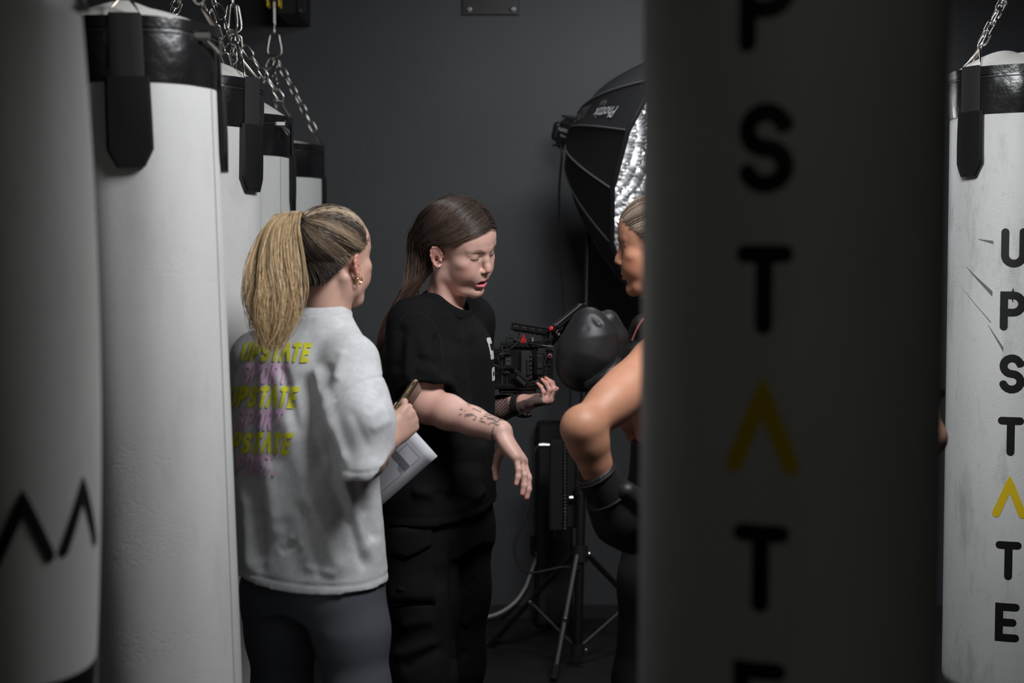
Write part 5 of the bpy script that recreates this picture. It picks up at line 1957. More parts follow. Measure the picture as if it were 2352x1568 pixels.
for (x, y) in ((1256, 837), (1264, 838), (1261, 848), (1261, 855), (1261, 862), (1268, 826)):
    MB().lathe([(.0030, 0), (.0030, .002), (.0018, .002), (.0018, -.003)], P(x, y, RD - .0045), (0, -1, 0), sides=12).build('screw_hole', M_cam2, rig)
kb = MB().lathe([(.0068, 0), (.0068, .004), (.0055, .005)], P(1263, 817, RD - .005), (0, -1, 0), sides=20).build('record_button', mat('rose_ring', (.42, .12, .15), .35, .5), rig)
MB().lathe([(.0042, .0045), (.0036, .0065), (.0, .0070)], P(1263, 817, RD - .005), (0, -1, 0), sides=16).build('button_cap', M_chrome, kb)
rbox('top_plate', 1150, 787, 1258, 799, RD + .002, .10, M_cam, .003)
for k in range(14):
    MB().lathe([(.0022, 0), (.0022, .0015), (.0013, .0015), (.0013, -.002)], P(1170 + k * 6.2, 793 + (k % 2) * 2.0, RD + .0015), (0, -1, 0), sides=10).build('screw_hole', M_cam2, rig)
rbox('base_plate', 1128, 882, 1248, 894, RD, .12, M_cam, .003)
rbox('rod_plate', 1146, 892, 1232, 904, RD + .01, .10, M_plastic_m, .004)
for k in range(9):
    MB().lathe([(.0022, 0), (.0022, .0015), (.0013, .0015), (.0013, -.002)], P(1140 + k * 8, 884 + (k % 2) * 3, RD - .0005), (0, -1, 0), sides=10).build('screw_hole', M_cam2, rig)
a = [P(1226, 884, RD - .002), P(1232, 872, RD - .002), P(1262, 868, RD - .002), P(1256, 880, RD - .002)]
vv = [tuple(q) for q in a] + [tuple(q + Vector((0, .05, 0))) for q in a]
mesh_obj('wedge_plate', vv, [(0, 3, 2, 1), (4, 5, 6, 7), (0, 1, 5, 4), (1, 2, 6, 5), (2, 3, 7, 6), (3, 0, 4, 7)], M_cam2, rig, 0)
# handle: slotted bar with finger grooves on a raked post
hd0, hd1 = P(1174, 748, RD + .04), P(1272, 763, RD + .04)
dv = (hd1 - hd0); hx = dv.normalized(); hz = Vector((0, -1, 0)).cross(hx); hz = hz if hz.z > 0 else -hz
RH = Matrix((hx, hz.cross(hx), hz)).transposed()
b = MB()
b.box(hd0 + dv * .5 + hz * .008, (dv.length, .024, .007), RH, .002)
b.box(hd0 + dv * .42 - hz * .006, (dv.length * .84, .026, .009), RH, .003)
for k in range(6):
    b.box(hd0 + dv * (.02 + k * .19) + hz * .001, (.006, .022, .012), RH, .001)
for k in range(7):
    b.tube([hd0 + dv * (.12 + k * .10) - hz * .0095 + Vector((0, s_ * .009, 0)) for s_ in (-1, 1)], .0058, 8)
b.build('top_handle', M_cam, rig)
MB().box(hd0, (.004, .026, .020), RH, .001).build('handle_end', M_cam2, rig)
b = MB()
b.tube([hd0 + dv * .82, P(1254, 775, RD + .04), P(1256, 790, RD + .04)], [.010, .009, .010], 8)
b.tube([hd0 + dv * .99, P(1277, 778, RD + .04), P(1266, 790, RD + .04)], [.007, .006, .007], 8)
b.build('handle_post', M_cam, rig)
k_ = MB().lathe([(.0, .016), (.006, .015), (.0082, .010), (.0082, .002), (.006, 0)], P(1268, 757, RD + .025), (-.2, -.9, .3), sides=14)
k_.build('handle_knob', M_red, rig)
MB().box(P(1277, 760, RD + .02), (.006, .006, .014), Matrix.Rotation(.5, 3, 'Y'), .002).build('lever', M_chrome, rig)
# red ribbon tag
rt = []
b = MB()
for (x, y, w_, h_, r_) in ((1198, 786, .006, .022, .15), (1203, 779, .005, .026, -.1), (1207, 783, .004, .016, -.3), (1202, 790, .010, .008, 0)):
    b.box(P(x, y, RD + .012), (w_, .006, h_), Matrix.Rotation(r_, 3, 'Y'), .001)
b.build('ribbon_tag', M_red, rig)
MB().lathe([(.007, 0), (.010, .004), (.010, .012), (.006, .016)], P(1224, 786, RD + .02), (-.5, -.7, .5), sides=18).build('focus_dial', M_cam2, rig)
MB().lathe([(.006, 0), (.009, .003), (.009, .010), (.004, .014)], P(1286, 770, RD + .0), (.2, -.8, .5), sides=14).build('arm_joint', M_chrome, rig)
# monitor seen on edge
m0, m1 = P(1277, 752, RD - .02), P(1342, 699, RD - .02)
dm = m1 - m0; mx = dm.normalized(); mz = Vector((0, -1, 0)).cross(mx); mz = mz if mz.x < 0 else -mz
RM = Matrix((mx, mz.cross(mx), mz)).transposed()
mo = MB().box(m0 + dm * .5, (dm.length, .105, .012), RM, .003).build('monitor', M_cam, rig)
MB().box(m0 + dm * .47 + mz * .0075, (dm.length * .92, .098, .0035), RM, .001).build('monitor_bezel', mat('silver_bezel', (.42, .43, .45), .35, .8), mo)
MB().box(m0 + dm * .47 + mz * .0100, (dm.length * .80, .088, .0016), RM, .0004).build('monitor_screen', mat('dark_screen', (.02, .02, .025), .12), mo)
MB().tube([P(1289, 768, RD + .03), P(1296, 756, RD + .03), m0 + dm * .35 - mz * .008], .006, 8).build('monitor_arm', M_cam, rig)
# cables
def cab_(pts, r=.0017, m=M_rubber, name='camera_cable'):
    return MB().tube(catmull(pts, 8), r, 6).build(name, m, rig)
cab_([P(1128, 812, RD - .01), P(1150, 808, RD - .03), P(1176, 798, RD - .03), P(1190, 783, RD - .02), P(1194, 768, RD - .01), P(1191, 764, RD), P(1194, 772, RD + .01), P(1207, 786, RD + .01)], .0016)
cab_([P(1126, 828, RD - .01), P(1132, 835, RD - .03), P(1145, 842, RD - .03), P(1162, 845, RD - .01)], .0018)
cab_([P(1172, 813, RD - .006), P(1152, 812, RD - .015), P(1144, 822, RD - .018), P(1150, 836, RD - .015), P(1160, 842, RD - .006)], .0022)
cab_([P(1208, 788, RD + .02), P(1235, 784, RD), P(1260, 780, RD - .01), P(1290, 773, RD - .01)], .0022)
cab_([P(1214, 788, RD), P(1240, 792, RD - .02), P(1270, 795, RD - .02), P(1278, 788, RD - .02), P(1284, 779, RD - .01)], .0017, M_cam2)
cab_([P(1165, 790, RD + .02), P(1167, 776, RD + .02), P(1176, 773, RD + .02), P(1186, 780, RD + .02)], .0045)
MB().tube([P(1180, 778, RD + .02), P(1200, 785, RD + .02)], .009, 10).build('plug', M_plastic_m, rig)
cab_([P(1202, 877, RD - .012), P(1215, 878, RD - .018), P(1236, 874, RD - .016), P(1246, 876, RD - .008)], .0013, M_cam2)
for (p0, p1) in (((1181, 850), (1212, 876)), ((1186, 866), (1206, 884))):
    pa, pb = P(*p0, RD - .014), P(*p1, RD - .014)
    d_ = pb - pa; ex, ey, ez = frame_from(d_)
    n_ = 11
    path = [pa + d_ * (k / (n_ * 10)) + (ex * math.cos(k * .628) + ey * math.sin(k * .628)) * .0062 for k in range(n_ * 10 + 1)]
    MB().tube(path, .0016, 5).build('coiled_cable', M_rubber, rig)
# ================================================================ person in grey tee, seen from behind, with clip papers and phone
M_tee_grey = mat('light_grey_jersey', (.60, .605, .625), .85, sheen=.1, spec=.25, vary=(70, .10), bump=[('noise', 700, .3, .001), ('noise', 60, .12, .004)])
M_legging = mat('grey_leggings', (.088, .094, .112), .52, spec=.35, bump=[('noise', 900, .1, .0006)])
SK_B = (.62, .375, .295)
bf = np.array([.58, .815, 0]); bf = norm(bf); br = np.array([bf[1], -bf[0], 0])
bj = dict(neck=N3(P(752, 715, 3.36)), shR=N3(P(808, 830, 3.235)), elR=N3(P(842, 1056, 3.12)), wrR=N3(P(891, 1010, 3.290)),
          shL=N3(P(590, 822, 3.465)), elL=N3(P(588, 1050, 3.55)), wrL=N3(P(720, 1085, 3.66)),
          hipR=N3(P(790, 1330, 3.285)), hipL=N3(P(650, 1330, 3.405)), knR=N3(P(838, 1680, 3.27)), knL=N3(P(648, 1680, 3.42)))
bj['ankR'] = np.array([P(835, 1900, 3.24).x, 3.22, .08]); bj['ankL'] = np.array([P(660, 1900, 3.38).x, 3.38, .08])
bp = thing('person', 'person with blonde ponytail in light grey printed tee and leggings, seen from behind', 'person', (float(bj['ankR'][0]) - .08, 3.31, 0))
HB = Head(N3(P(760, 604, 3.35)), 2.52, -.02, -.06, 1.03)

def B_body():
    parts = []
    V, F = core_body(bj, bf, br, .140, .090, leg=(.075, .050, .036))
    parts.append((V, F, skin_cols(V, SK_B)))
    parts.append(build_head(HB, bj['neck'] - [0, 0, .06], SK_B, (.5, .2, .2), (.16, .11, .08), mouth=.0, eyes='closed', neck_r=.050))
    hand = dict(h=(.46, .38, .46), n=(-.55, .78, -.10), side=1, curls=[(.9, 1.25, .8), (1.0, 1.3, .8), (1.05, 1.3, .8), (1.1, 1.3, .8)],
                thumb=[(.45, .35, .85), (.75, .45, .35), (.80, .55, .05)], s=.93)
    V, F, tips = arm_surface(bj['shR'], bj['elR'], bj['wrR'], (.044, .038, .037, .0245), .0026, hand, start=.4, flatn=(.7, -.5, .2))
    parts.append((V, F, skin_cols(V, SK_B, 7, tips)))
    hand = dict(h=(.80, .10, -.12), n=(.1, -.75, .55), side=-1, curls=[(.3, .5, .3), (.3, .5, .3), (.35, .5, .3), (.4, .5, .3)],
                thumb=[(.5, .5, .6), (.8, .4, .2), (.9, .2, .1)], s=.93)
    V, F, tips = arm_surface(bj['shL'], bj['elL'], bj['wrL'], (.044, .038, .037, .0245), .0028, hand, start=.4)
    parts.append((V, F, skin_cols(V, SK_B, 8, tips)))
    V, F, C_ = join(parts)
    mesh_obj('body', V, F, M_skin, bp, 180, cols=C_)
B_body()

# --- oversized tee
BN = N3(P(744, 722, 3.352)); BAX = norm((.10, .10, 1)); BR_ = .060
f = Field((-.80, 2.98, .66), (-.15, 3.75, 1.46), .0046)
c = lambda x, y, d=3.345: N3(P(x, y, d))
f.loft([(c(706, 1385), .218, .136), (c(706, 1350), .218, .136), (c(702, 1230), .210, .130), (c(697, 1100), .204, .124), (c(696, 980), .202, .122), (c(697, 900), .198, .118), (c(700, 845), .186, .110), (c(708, 795), .150, .090), (c(726, 755), .095, .066), (c(742, 724), .064, .056)], br, bf, k=.03, power=2.2)
SB = {}
for s_ in 'RL':
    sh, el = bj['sh' + s_], bj['el' + s_]
    f.cone(bj['neck'] - [0, 0, .045], sh + [0, 0, .004], .046, .055, k=.04)
    sf = f.twin(); SB[s_] = sf
    sf.chain([sh, sh + (el - sh) * .40, sh + (el - sh) * .8, sh + (el - sh) * 1.12], [.058, .063, .059, .054], k=.035)
# the sleeve follows the bent elbow forward
SB['R'].cone(bj['elR'] + [0, 0, .09], bj['elR'] + (bj['wrR'] - bj['elR']) * .55 + [0, 0, .06], .050, .036, k=.04)
hemRb = N3(P(826, 1072, 3.16)); nR = norm((.10, .20, -.97)); hemR2 = N3(P(888, 1042, 3.17)); nR2 = norm((.72, .10, -.66))
hemLb = bj['shL'] + (bj['elL'] - bj['shL']) * .92
hem_b = N3(P(720, 1352, 3.22))
folds_b = [(742, 880, 800, 1080, 9, .010), (720, 900, 775, 1110, 10, -.010), (640, 820, 690, 1010, 11, -.006), (600, 830, 600, 1060, 9, .005), (620, 850, 625, 1080, 9, -.006), (780, 1120, 840, 1320, 12, -.008), (690, 1150, 740, 1340, 12, -.006), (590, 1150, 600, 1330, 14, -.006), (726, 830, 760, 1010, 17, .012), (700, 850, 735, 1100, 18, -.013), (735, 1000, 800, 1230, 22, -.014), (770, 1040, 850, 1300, 16, .012), (650, 930, 720, 1180, 22, .007),
           (700, 1120, 790, 1330, 20, .009), (640, 1180, 700, 1340, 20, -.006), (570, 1050, 600, 1300, 24, -.009), (610, 1040, 640, 1250, 20, .008), (585, 800, 580, 1040, 14, -.005), (640, 800, 665, 900, 12, -.004),
           (830, 1130, 860, 1250, 14, -.010), (800, 1100, 840, 1190, 14, -.008), (560, 1120, 570, 1330, 12, .006),
           (760, 830, 745, 940, 10, -.006), (790, 800, 770, 880, 12, .005), (890, 900, 840, 950, 9, -.0025), (905, 960, 850, 990, 10, .0025), (800, 930, 850, 1040, 12, -.003),
           (660, 1230, 700, 1260, 8, .004), (640, 1270, 690, 1240, 10, -.005), (690, 1300, 780, 1320, 10, .004)]
def b_disp(V, N):
    D = px_folds(V, N, folds_b) + .0016 * noise3(V * [1, 1, .40], 34, 61) + .0005 * noise3(V, 95, 62)
    X = to_px(V)
    # armhole seam on the dropped shoulder
    sp_ = np.array([(772, 918), (790, 900), (820, 882), (850, 870), (890, 862)], float)
    d = np.full(len(V), 99.0)
    for i in range(4):
        a, b_ = sp_[i], sp_[i + 1]; ba = b_ - a
        t = np.clip(((X - a) @ ba) / (ba @ ba), 0, 1); d = np.minimum(d, np.linalg.norm(X - a - t[:, None] * ba, axis=1))
    D -= .0028 * np.exp(-(d / 3.5) ** 2) * (N[:, 1] < .3)
    dh = V[:, 2] - hem_b[2] - .08 * (V[:, 1] - 3.22)
    D -= .0020 * np.exp(-((dh - .022) / .0035) ** 2)
    e = (V - hemRb) @ nR
    D -= .0018 * np.exp(-((e + .022) / .0035) ** 2) * (np.linalg.norm(V - hemRb, axis=1) < .13)
    return D
hem_wave = lambda X, Y, Z: (hem_b[2] - Z) + .003 * np.sin((X - Y) * 14) + .08 * (Y - 3.22)
teeb, BTV, BTF, BTW = garment('t_shirt', f, [hem_wave, neck_cut(BN, BAX, BR_)], M_tee_grey, bp, b_disp,
    sleeves=[(SB['R'], (lambda X, Y, Z: np.maximum(plane_cut(hemRb, nR)(X, Y, Z), plane_cut(hemR2, nR2)(X, Y, Z)))), (SB['L'], plane_cut(hemLb, bj['elL'] - bj['shL']))], k_sleeve=.03)
collar(BTW, BN, BAX, BR_, M_tee_grey, teeb, height=.022)
BV_tb = BVHTree.FromPolygons(BTV.tolist(), BTF.tolist())
# back print: three pairs of slanted lines
M_tp_y = mat('lime_yellow_print', (.72, .70, .04), .8, vary=(90, .15))
M_tp_p = mat('lilac_pink_print', (.72, .45, .66), .8, vary=(90, .15))
def tee_line(word, x0, x1, ytop, ybot, slope, m):
    n = len(word); w = (x1 - x0) / (n - (.45 if word.endswith('.') else 0))
    for i, ch in enumerate(word):
        vv = []; ff = []
        for st in STROKES[ch]:
            a, b = stroke_ribbon(st, .126, .05, 6)
            o = len(vv); loc = []
            for (u, v_) in a:
                hgt = ybot - ytop
                x = x0 + (i + .5) * w + u * w * 1.30 + .24 * hgt * (v_ - .5)
                y = ybot - hgt * v_ + slope * (x - x0)
                hit = BV_tb.ray_cast(_C, (P(x, y, 4) - _C).normalized())
                loc.append(hit[0] + hit[1] * .0024 if hit[0] is not None else None)
            if any(q is None for q in loc):
                continue
            vv += [tuple(q) for q in loc]; ff += [[q + o for q in t_] for t_ in b]
        if vv:
            mesh_obj('print_letter', vv, ff, m, teeb, 60)
tee_line('UPSTATE', 556, 716, 786, 829, .02, M_tp_y)
tee_line('SPORT.', 558, 676, 834, 880, .02, M_tp_p)
tee_line('UPSTATE', 526, 686, 886, 934, .02, M_tp_y)
tee_line('SPORT.', 544, 664, 938, 986, .02, M_tp_p)
tee_line('UPSTATE', 512, 672, 992, 1040, .02, M_tp_y)
tee_line('SPORT.', 522, 640, 1042, 1090, .02, M_tp_p)

# --- leggings
f = Field((-.78, 2.98, .05), (-.12, 3.72, 1.00), .006)
pel = (bj['hipR'] + bj['hipL']) / 2
f.loft([(pel - [0, 0, .07], .150, .100), (pel + [0, 0, .02], .172, .118), (pel + [0, 0, .14], .150, .105)], br, bf, k=.04)
f.ball(bj['hipR'] - bf * .024 + [0, 0, -.04], .078, k=.05); f.ball(bj['hipL'] - bf * .024 + [0, 0, -.04], .078, k=.05)
for s_ in 'RL':
    hp, kn, an = bj['hip' + s_], bj['kn' + s_], bj['ank' + s_]
    f.chain([hp + [0, 0, -.03], hp + (kn - hp) * .35, hp + (kn - hp) * .72, kn, kn + (an - kn) * .3 - bf * .012, an], [.090, .084, .068, .057, .055, .037], k=.035)
V, F = f.mesh(2)
V = V + vnormals(V, F) * (.0015 * noise3(V * [1, 1, .4], 30, 71))[:, None]
mesh_obj('leggings', V, F, M_legging, bp, 180)
shoe(bp, bj['ankR'], bf, mat('grey_trainer', (.3, .3, .3), .6)); shoe(bp, bj['ankL'], bf, mat('grey_trainer'))

# --- hair: drawn back into a high ponytail
TIE = HB.l(N3(P(690, 507, 3.275)))
TIE = CRAN_C + (TIE - CRAN_C) / np.linalg.norm((TIE - CRAN_C) / CRAN_R) * 1.10
def b_hair():
    r = np.random.default_rng(11)
    n = 3900
    # roots along the hairline: brow to temple to behind the ear to the nape, both sides, and inner scalp roots
    u = r.random(n); side = np.where(r.random(n) < .80, -1.0, 1.0)
    ux = [0, .18, .34, .46, .58, .72, .86, 1.0]
    rx = np.interp(u, ux, [0, .032, .062, .074, .077, .070, .050, .0])
    ry = np.interp(u, ux, [-.088, -.082, -.056, -.024, .004, .040, .072, .090])
    rz = np.interp(u, ux, [.085, .078, .055, .036, .032, -.004, -.040, -.052])
    root = np.stack([rx * side, ry, rz], 1) + r.normal(size=(n, 3)) * .0025
    mid = r.random(n) < .35                       # some roots sit back inside the hairline
    k = (r.random(n) * .6)[:, None] * mid[:, None]
    root = root * (1 - k) + TIE * k
    root = push_out(root, .002)
    c1 = root * .68 + TIE * .32; c2 = root * .33 + TIE * .67
    wob = r.normal(size=(n, 1, 3)) * .003
    loc = np.stack([root, c1, c2, np.repeat(TIE[None], n, 0) + r.normal(size=(n, 3)) * .004], 1)
    loc[:, 1:3] += wob
    path = spline_batch(loc, 14).reshape(-1, 3)
    infl = np.repeat(.004 + .007 * r.random(n), 14).reshape(n, 14) * np.linspace(.3, 1, 14)[None]
    # grooves where combed sections part
    path = push_out(path, infl.reshape(-1, 1))
    W = HB.w(path).reshape(n, 14, 3)
    # clump colour: bands of pale and dark
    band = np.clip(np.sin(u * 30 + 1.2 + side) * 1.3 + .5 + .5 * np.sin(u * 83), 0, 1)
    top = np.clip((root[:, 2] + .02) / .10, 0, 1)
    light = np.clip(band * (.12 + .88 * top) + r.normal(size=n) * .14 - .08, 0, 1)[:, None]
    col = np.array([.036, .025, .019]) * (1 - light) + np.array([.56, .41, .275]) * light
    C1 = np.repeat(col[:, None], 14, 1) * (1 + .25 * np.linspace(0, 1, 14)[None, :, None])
    V1, F1, K1 = strand_mesh(W, .00085, .00085, C1)
    # ponytail
    m = 2400
    tie_w = HB.w(TIE[None])[0]
    NC = 46
    qc = r.normal(size=(NC, 2)); qc /= np.maximum(1, np.linalg.norm(qc, axis=1) / 1.6)[:, None]
    cid = r.integers(0, NC, m)
    q = qc[cid] + r.normal(size=(m, 2)) * .20
    spine = np.stack([tie_w, N3(P(664, 490, 3.235)), N3(P(641, 530, 3.215)), N3(P(630, 600, 3.195)), N3(P(628, 680, 3.170)), N3(P(632, 745, 3.165)), N3(P(628, 800, 3.165))])
    wid = np.array([.006, .015, .021, .028, .033, .026, .011])
    tilt = np.array([0, 0, 0, -.002, -.004, -.002, .004])
    length = np.clip(.66 + .34 * r.random(46)[r.integers(0, 46, m)] + .05 * r.normal(size=m), .5, 1)
    ctrl = spine[None] + q[:, :1, None] * wid[None, :, None] * np.array([1, -.15, .12]) + q[:, 1:, None] * wid[None, :, None] * .62 * np.array([.15, 1, 0])
    ctrl = ctrl + r.normal(size=(m, 7, 3)) * np.array([0, .001, .0015, .002, .003, .0045, .006])[None, :, None]
    tt = np.arange(7)[None]; pc_ = r.random(NC) * 6.28; am = (.005 + .010 * r.random(NC))
    wave = (np.sin(tt * (1.0 + .5 * r.random(NC)[cid][:, None]) + pc_[cid][:, None]) * am[cid][:, None]) * np.minimum(1, tt / 3)
    ctrl = ctrl + wave[:, :, None] * np.array([1.0, .35, 0])
    path = spline_batch(ctrl, 26)
    # individual lengths: stretch each path parameter
    t = np.linspace(0, 1, 26)[None] * length[:, None] * 25
    i0 = np.clip(t.astype(int), 0, 24); fr = (t - i0)[..., None]
    idx = np.arange(m)[:, None]
    path = path[idx, i0] * (1 - fr) + path[idx, i0 + 1] * fr
    flat = path.reshape(-1, 3)
    for i in range(len(flat)):
        if (i % 26) > 15:
            hit = BV_tb.find_nearest(Vector(flat[i]), .03)
            if hit[0] is not None and (Vector(flat[i]) - hit[0]).dot(hit[1]) < .003:
                flat[i] = np.array(hit[0] + hit[1] * (.003 + random.random() * .008))
    lt = np.clip(.15 + .8 * r.random(NC)[cid] + r.normal(size=m) * .16, 0, 1)[:, None]
    col = np.array([.26, .165, .088]) * (1 - lt) + np.array([.80, .58, .33]) * lt
    C2 = np.repeat(col[:, None], 26, 1) * (.90 + .25 * np.linspace(0, 1, 26)[None, :, None])
    V2, F2, K2 = strand_mesh(flat.reshape(path.shape), .00085, .0004, C2)
    V, F, K = join([(V1, F1, K1), (V2, F2, K2)])
    hair = mesh_obj('hair', V, F, M_hair, bp, 180, cols=K)
    def grows(x, y, z):
        return z > np.interp(y, [-.10, -.086, -.056, -.02, .012, .045, .075, .12], [.10, .085, .056, .036, .032, -.004, -.042, -.055])
    V, F = cap_mask_mesh(HB, .0022, grows)
    mesh_obj('scalp_hair', V, F, mat('ash_brown_scalp', (.045, .032, .024), .55), hair, 180)
    d = Vector(norm(spine[1] - spine[0])); ex, ey, ez = frame_from(d)
    c0 = Vector(tie_w) + d * .004
    MB().tube([c0 + (ex * math.cos(a) + ey * math.sin(a)) * .0145 for a in np.linspace(0, 2 * math.pi, 21)[:-1]], .0048, 8, closed=True).build('hair_tie', M_rubber, hair)
b_hair()
M_gold = mat('gold', (.85, .58, .22), .22, 1.0)
eb = HB.w(np.array([[-.0830, -.006, -.034]]))[0]
b = MB().tube([Vector(eb) + Vector(HB.R @ np.array([0, math.cos(a), math.sin(a)])) * .0078 for a in np.linspace(0, 2 * math.pi, 19)[:-1]], .0022, 7, closed=True)
b.build('hoop_earring', M_gold, bp)
eb2 = HB.w(np.array([[-.0815, -.003, -.022]]))[0]
MB().lathe([(.0030, 0), (.0030, .003), (.0, .004)], Vector(eb2), Vector(HB.R @ np.array([-1, .2, 0])), sides=10).build('stud_earring', M_gold, bp)

# ================================================================ phone in the raised hand
M_phone_gold = mat('gold_phone_frame', (.85, .66, .42), .28, 1.0)
M_glass = mat('dark_phone_glass', (.012, .012, .014), .08)
pa, pb_ = P(893, 968, 3.335), P(957, 872, 3.365)
L_ = (pb_ - pa); lx_ = L_.normalized()
wide = Vector((.25, .95, -.05)); wide = (wide - lx_ * wide.dot(lx_)).normalized(); thin = lx_.cross(wide)
ph = thing('phone', 'gold edged smartphone gripped in the raised hand', 'phone', pa)
cen = pa + L_ * .5 + wide * .030
RP = Matrix((lx_, wide, thin)).transposed()
MB().box(cen, (L_.length, .070, .0150), RP, .0045).build('phone_frame', M_phone_gold, ph)
for sgn in (-1, 1):
    MB().box(cen + thin * sgn * .0078, (L_.length - .006, .066, .0012), RP, .0004).build('glass', M_glass, ph)
MB().box(cen - wide * .0352 + lx_ * .030, (.022, .0016, .004), RP, .0006).build('side_button', M_phone_gold, ph)
MB().box(cen - wide * .0351 - lx_ * .004, (.014, .0016, .0045), RP, .0006).build('side_button', M_phone_gold, ph)
MB().box(cen - wide * .0349 + lx_ * .0, (L_.length * .86, .0012, .0030), RP, .0004).build('frame_groove', mat('dark_bronze', (.06, .045, .03), .3, .8), ph)

# ================================================================ printed sheets
M_paper = mat('white_paper', (.74, .74, .80), .7, spec=.2)
M_ink = mat('grey_ink', (.20, .20, .22), .8); M_inkl = mat('pale_ink', (.46, .46, .50), .8)
cR, cA, cC = P(1005, 1047, 3.40), P(869, 902, 3.42), P(792, 1233, 3.50)
cD = cA + cC - cR
def sheet_pt(u, v, off=0.0):
    """u along the short edge from R to A, v along the long edge from R to C"""
    p = cR + (cA - cR) * u + (cC - cR) * v
    n = (cA - cR).cross(cC - cR).normalized()
    if n.y > 0: n = -n
    return p + n * (off - .006 * math.sin(math.pi * v) - .004 * math.sin(math.pi * u))
papers = []
for k in range(2):
    t = thing('paper_sheet', 'top printed paper sheet with ruled table beside the grey tee' if k == 0 else 'blank paper sheet lying under the printed one', 'paper', sheet_pt(.5, .5, -.002 * k))
    vv = []; ff = []
    nu, nv = 8, 12
    for i in range(nv + 1):
        for j in range(nu + 1):
            q = sheet_pt(j / nu, i / nv, -.0022 * k)
            if k: q = q + (cC - cR) * .012 + (cR - cA) * .004
            vv.append(q)
    for i in range(nv):
        for j in range(nu):
            a = i * (nu + 1) + j
            ff.append((a, a + 1, a + nu + 2, a + nu + 1))
    o = mesh_obj('sheet', vv, ff, M_paper, t, 60)
    md = o.modifiers.new('paper_thickness', 'SOLIDIFY'); md.thickness = .0006; md.offset = 0
    papers.append(t)
def inkline(u0, v0, u1, v1, w, m=M_ink, name='printed_rule'):
    a = sheet_pt(u0, v0, .0012); b_ = sheet_pt(u1, v1, .0012)
    n = 6; vv = []; ff = []
    d = (b_ - a).normalized(); nn = (cA - cR).cross(cC - cR).normalized(); sd = d.cross(nn) * w
    for i in range(n + 1):
        p = sheet_pt(u0 + (u1 - u0) * i / n, v0 + (v1 - v0) * i / n, .0012)
        vv += [p - sd, p + sd]
    for i in range(n):
        ff.append((i * 2, i * 2 + 1, i * 2 + 3, i * 2 + 2))
    mesh_obj(name, vv, ff, m, papers[0], 0)
inkline(.12, .11, .95, .11, .0006, M_inkl)
inkline(.12, .11, .12, .92, .0006, M_inkl)
inkline(.34, .11, .34, .22, .0006, M_inkl)
inkline(.95, .11, .95, .92, .0006, M_inkl)
inkline(.125, .245, .95, .245, .0085, M_ink, 'printed_bar')
for (u0, v0, u1, v1) in ((.13, .285, .22, .285), (.13, .305, .20, .305), (.40, .32, .60, .32), (.40, .40, .56, .40), (.60, .15, .72, .15), (.14, .62, .19, .62), (.14, .8, .2, .8)):
    inkline(u0, v0, u1, v1, .0010, M_ink, 'printed_text')
inkline(.10, .60, .95, .60, .0005, M_inkl); inkline(.10, .78, .95, .78, .0005, M_inkl)
# ================================================================ boxer in profile beside the shaded bag
SK_X = (.50, .235, .145)
M_lycra = mat('black_lycra', (.010, .010, .011), .55, spec=.3)
M_pink = mat('pink_edging', (.50, .17, .16), .7)
M_glove = mat('black_glove_leather', (.0125, .0125, .0135), .50, spec=.4, bump=[('noise', 30, .12, .004), ('voronoi', 300, .05, .001)])
M_legx = mat('dark_leggings', (.012, .014, .013), .7)
xf = norm(np.array([-.98, .20, 0])); xr = np.array([xf[1], -xf[0], 0])       # own right points away from the camera
xj = dict(neck=N3(P(1530, 715, 3.50)), shL=N3(P(1516, 826, 3.31)), elL=N3(P(1340, 982, 3.10)), wrL=N3(P(1382, 1108, 3.14)),
          shR=N3(P(1530, 795, 3.66)), elR=N3(P(1478, 985, 3.52)), wrR=N3(P(1400, 872, 3.40)),
          hipL=N3(P(1540, 1190, 3.40)), hipR=N3(P(1548, 1190, 3.58)), knL=N3(P(1470, 1560, 3.42)), knR=N3(P(1560, 1560, 3.62)))
xj['ankL'] = np.array([P(1540, 1900, 3.36).x, 3.38, .08]); xj['ankR'] = np.array([P(1640, 1900, 3.62).x, 3.62, .08])
xp = thing('person', 'boxer with bare arms, slicked hair and black gloves, seen in profile', 'person', (float(xj['ankL'][0]), 3.5, 0))
HX = Head(N3(P(1518, 572, 3.50)), -1.80, .11, .08, 1.03)
def X_body():
    parts = []
    V, F = core_body(xj, xf, xr, .140, .092, leg=(.078, .052, .038), h=.0065, arms=False)
    parts.append((V, F, skin_cols(V, SK_X)))
    parts.append(build_head(HX, xj['neck'] - [0, 0, .05], SK_X, (.42, .15, .13), (.13, .085, .06), mouth=.0, eyes='open', neck_r=.052))
    def delt(f):
        f.ball(xj['shL'] + np.array([-.002, -.005, .004]), .055, k=.03)
        d = xj['elL'] - xj['shL']
        f.cone(xj['shL'] + d * .15, xj['shL'] + d * .62, .049, .048, k=.03)
    V, F, _ = arm_surface(xj['shL'], xj['elL'], xj['wrL'], (.049, .046, .044, .031), .0036, None, extra=delt)
    parts.append((V, F, skin_cols(V, SK_X, 9)))
    V, F, _ = arm_surface(xj['shR'], xj['elR'], xj['wrR'], (.048, .042, .042, .030), .0036, None)
    parts.append((V, F, skin_cols(V, SK_X, 10)))
    V, F, C_ = join(parts)
    mesh_obj('body', V, F, M_skin_tan, xp, 180, cols=C_)
X_body()
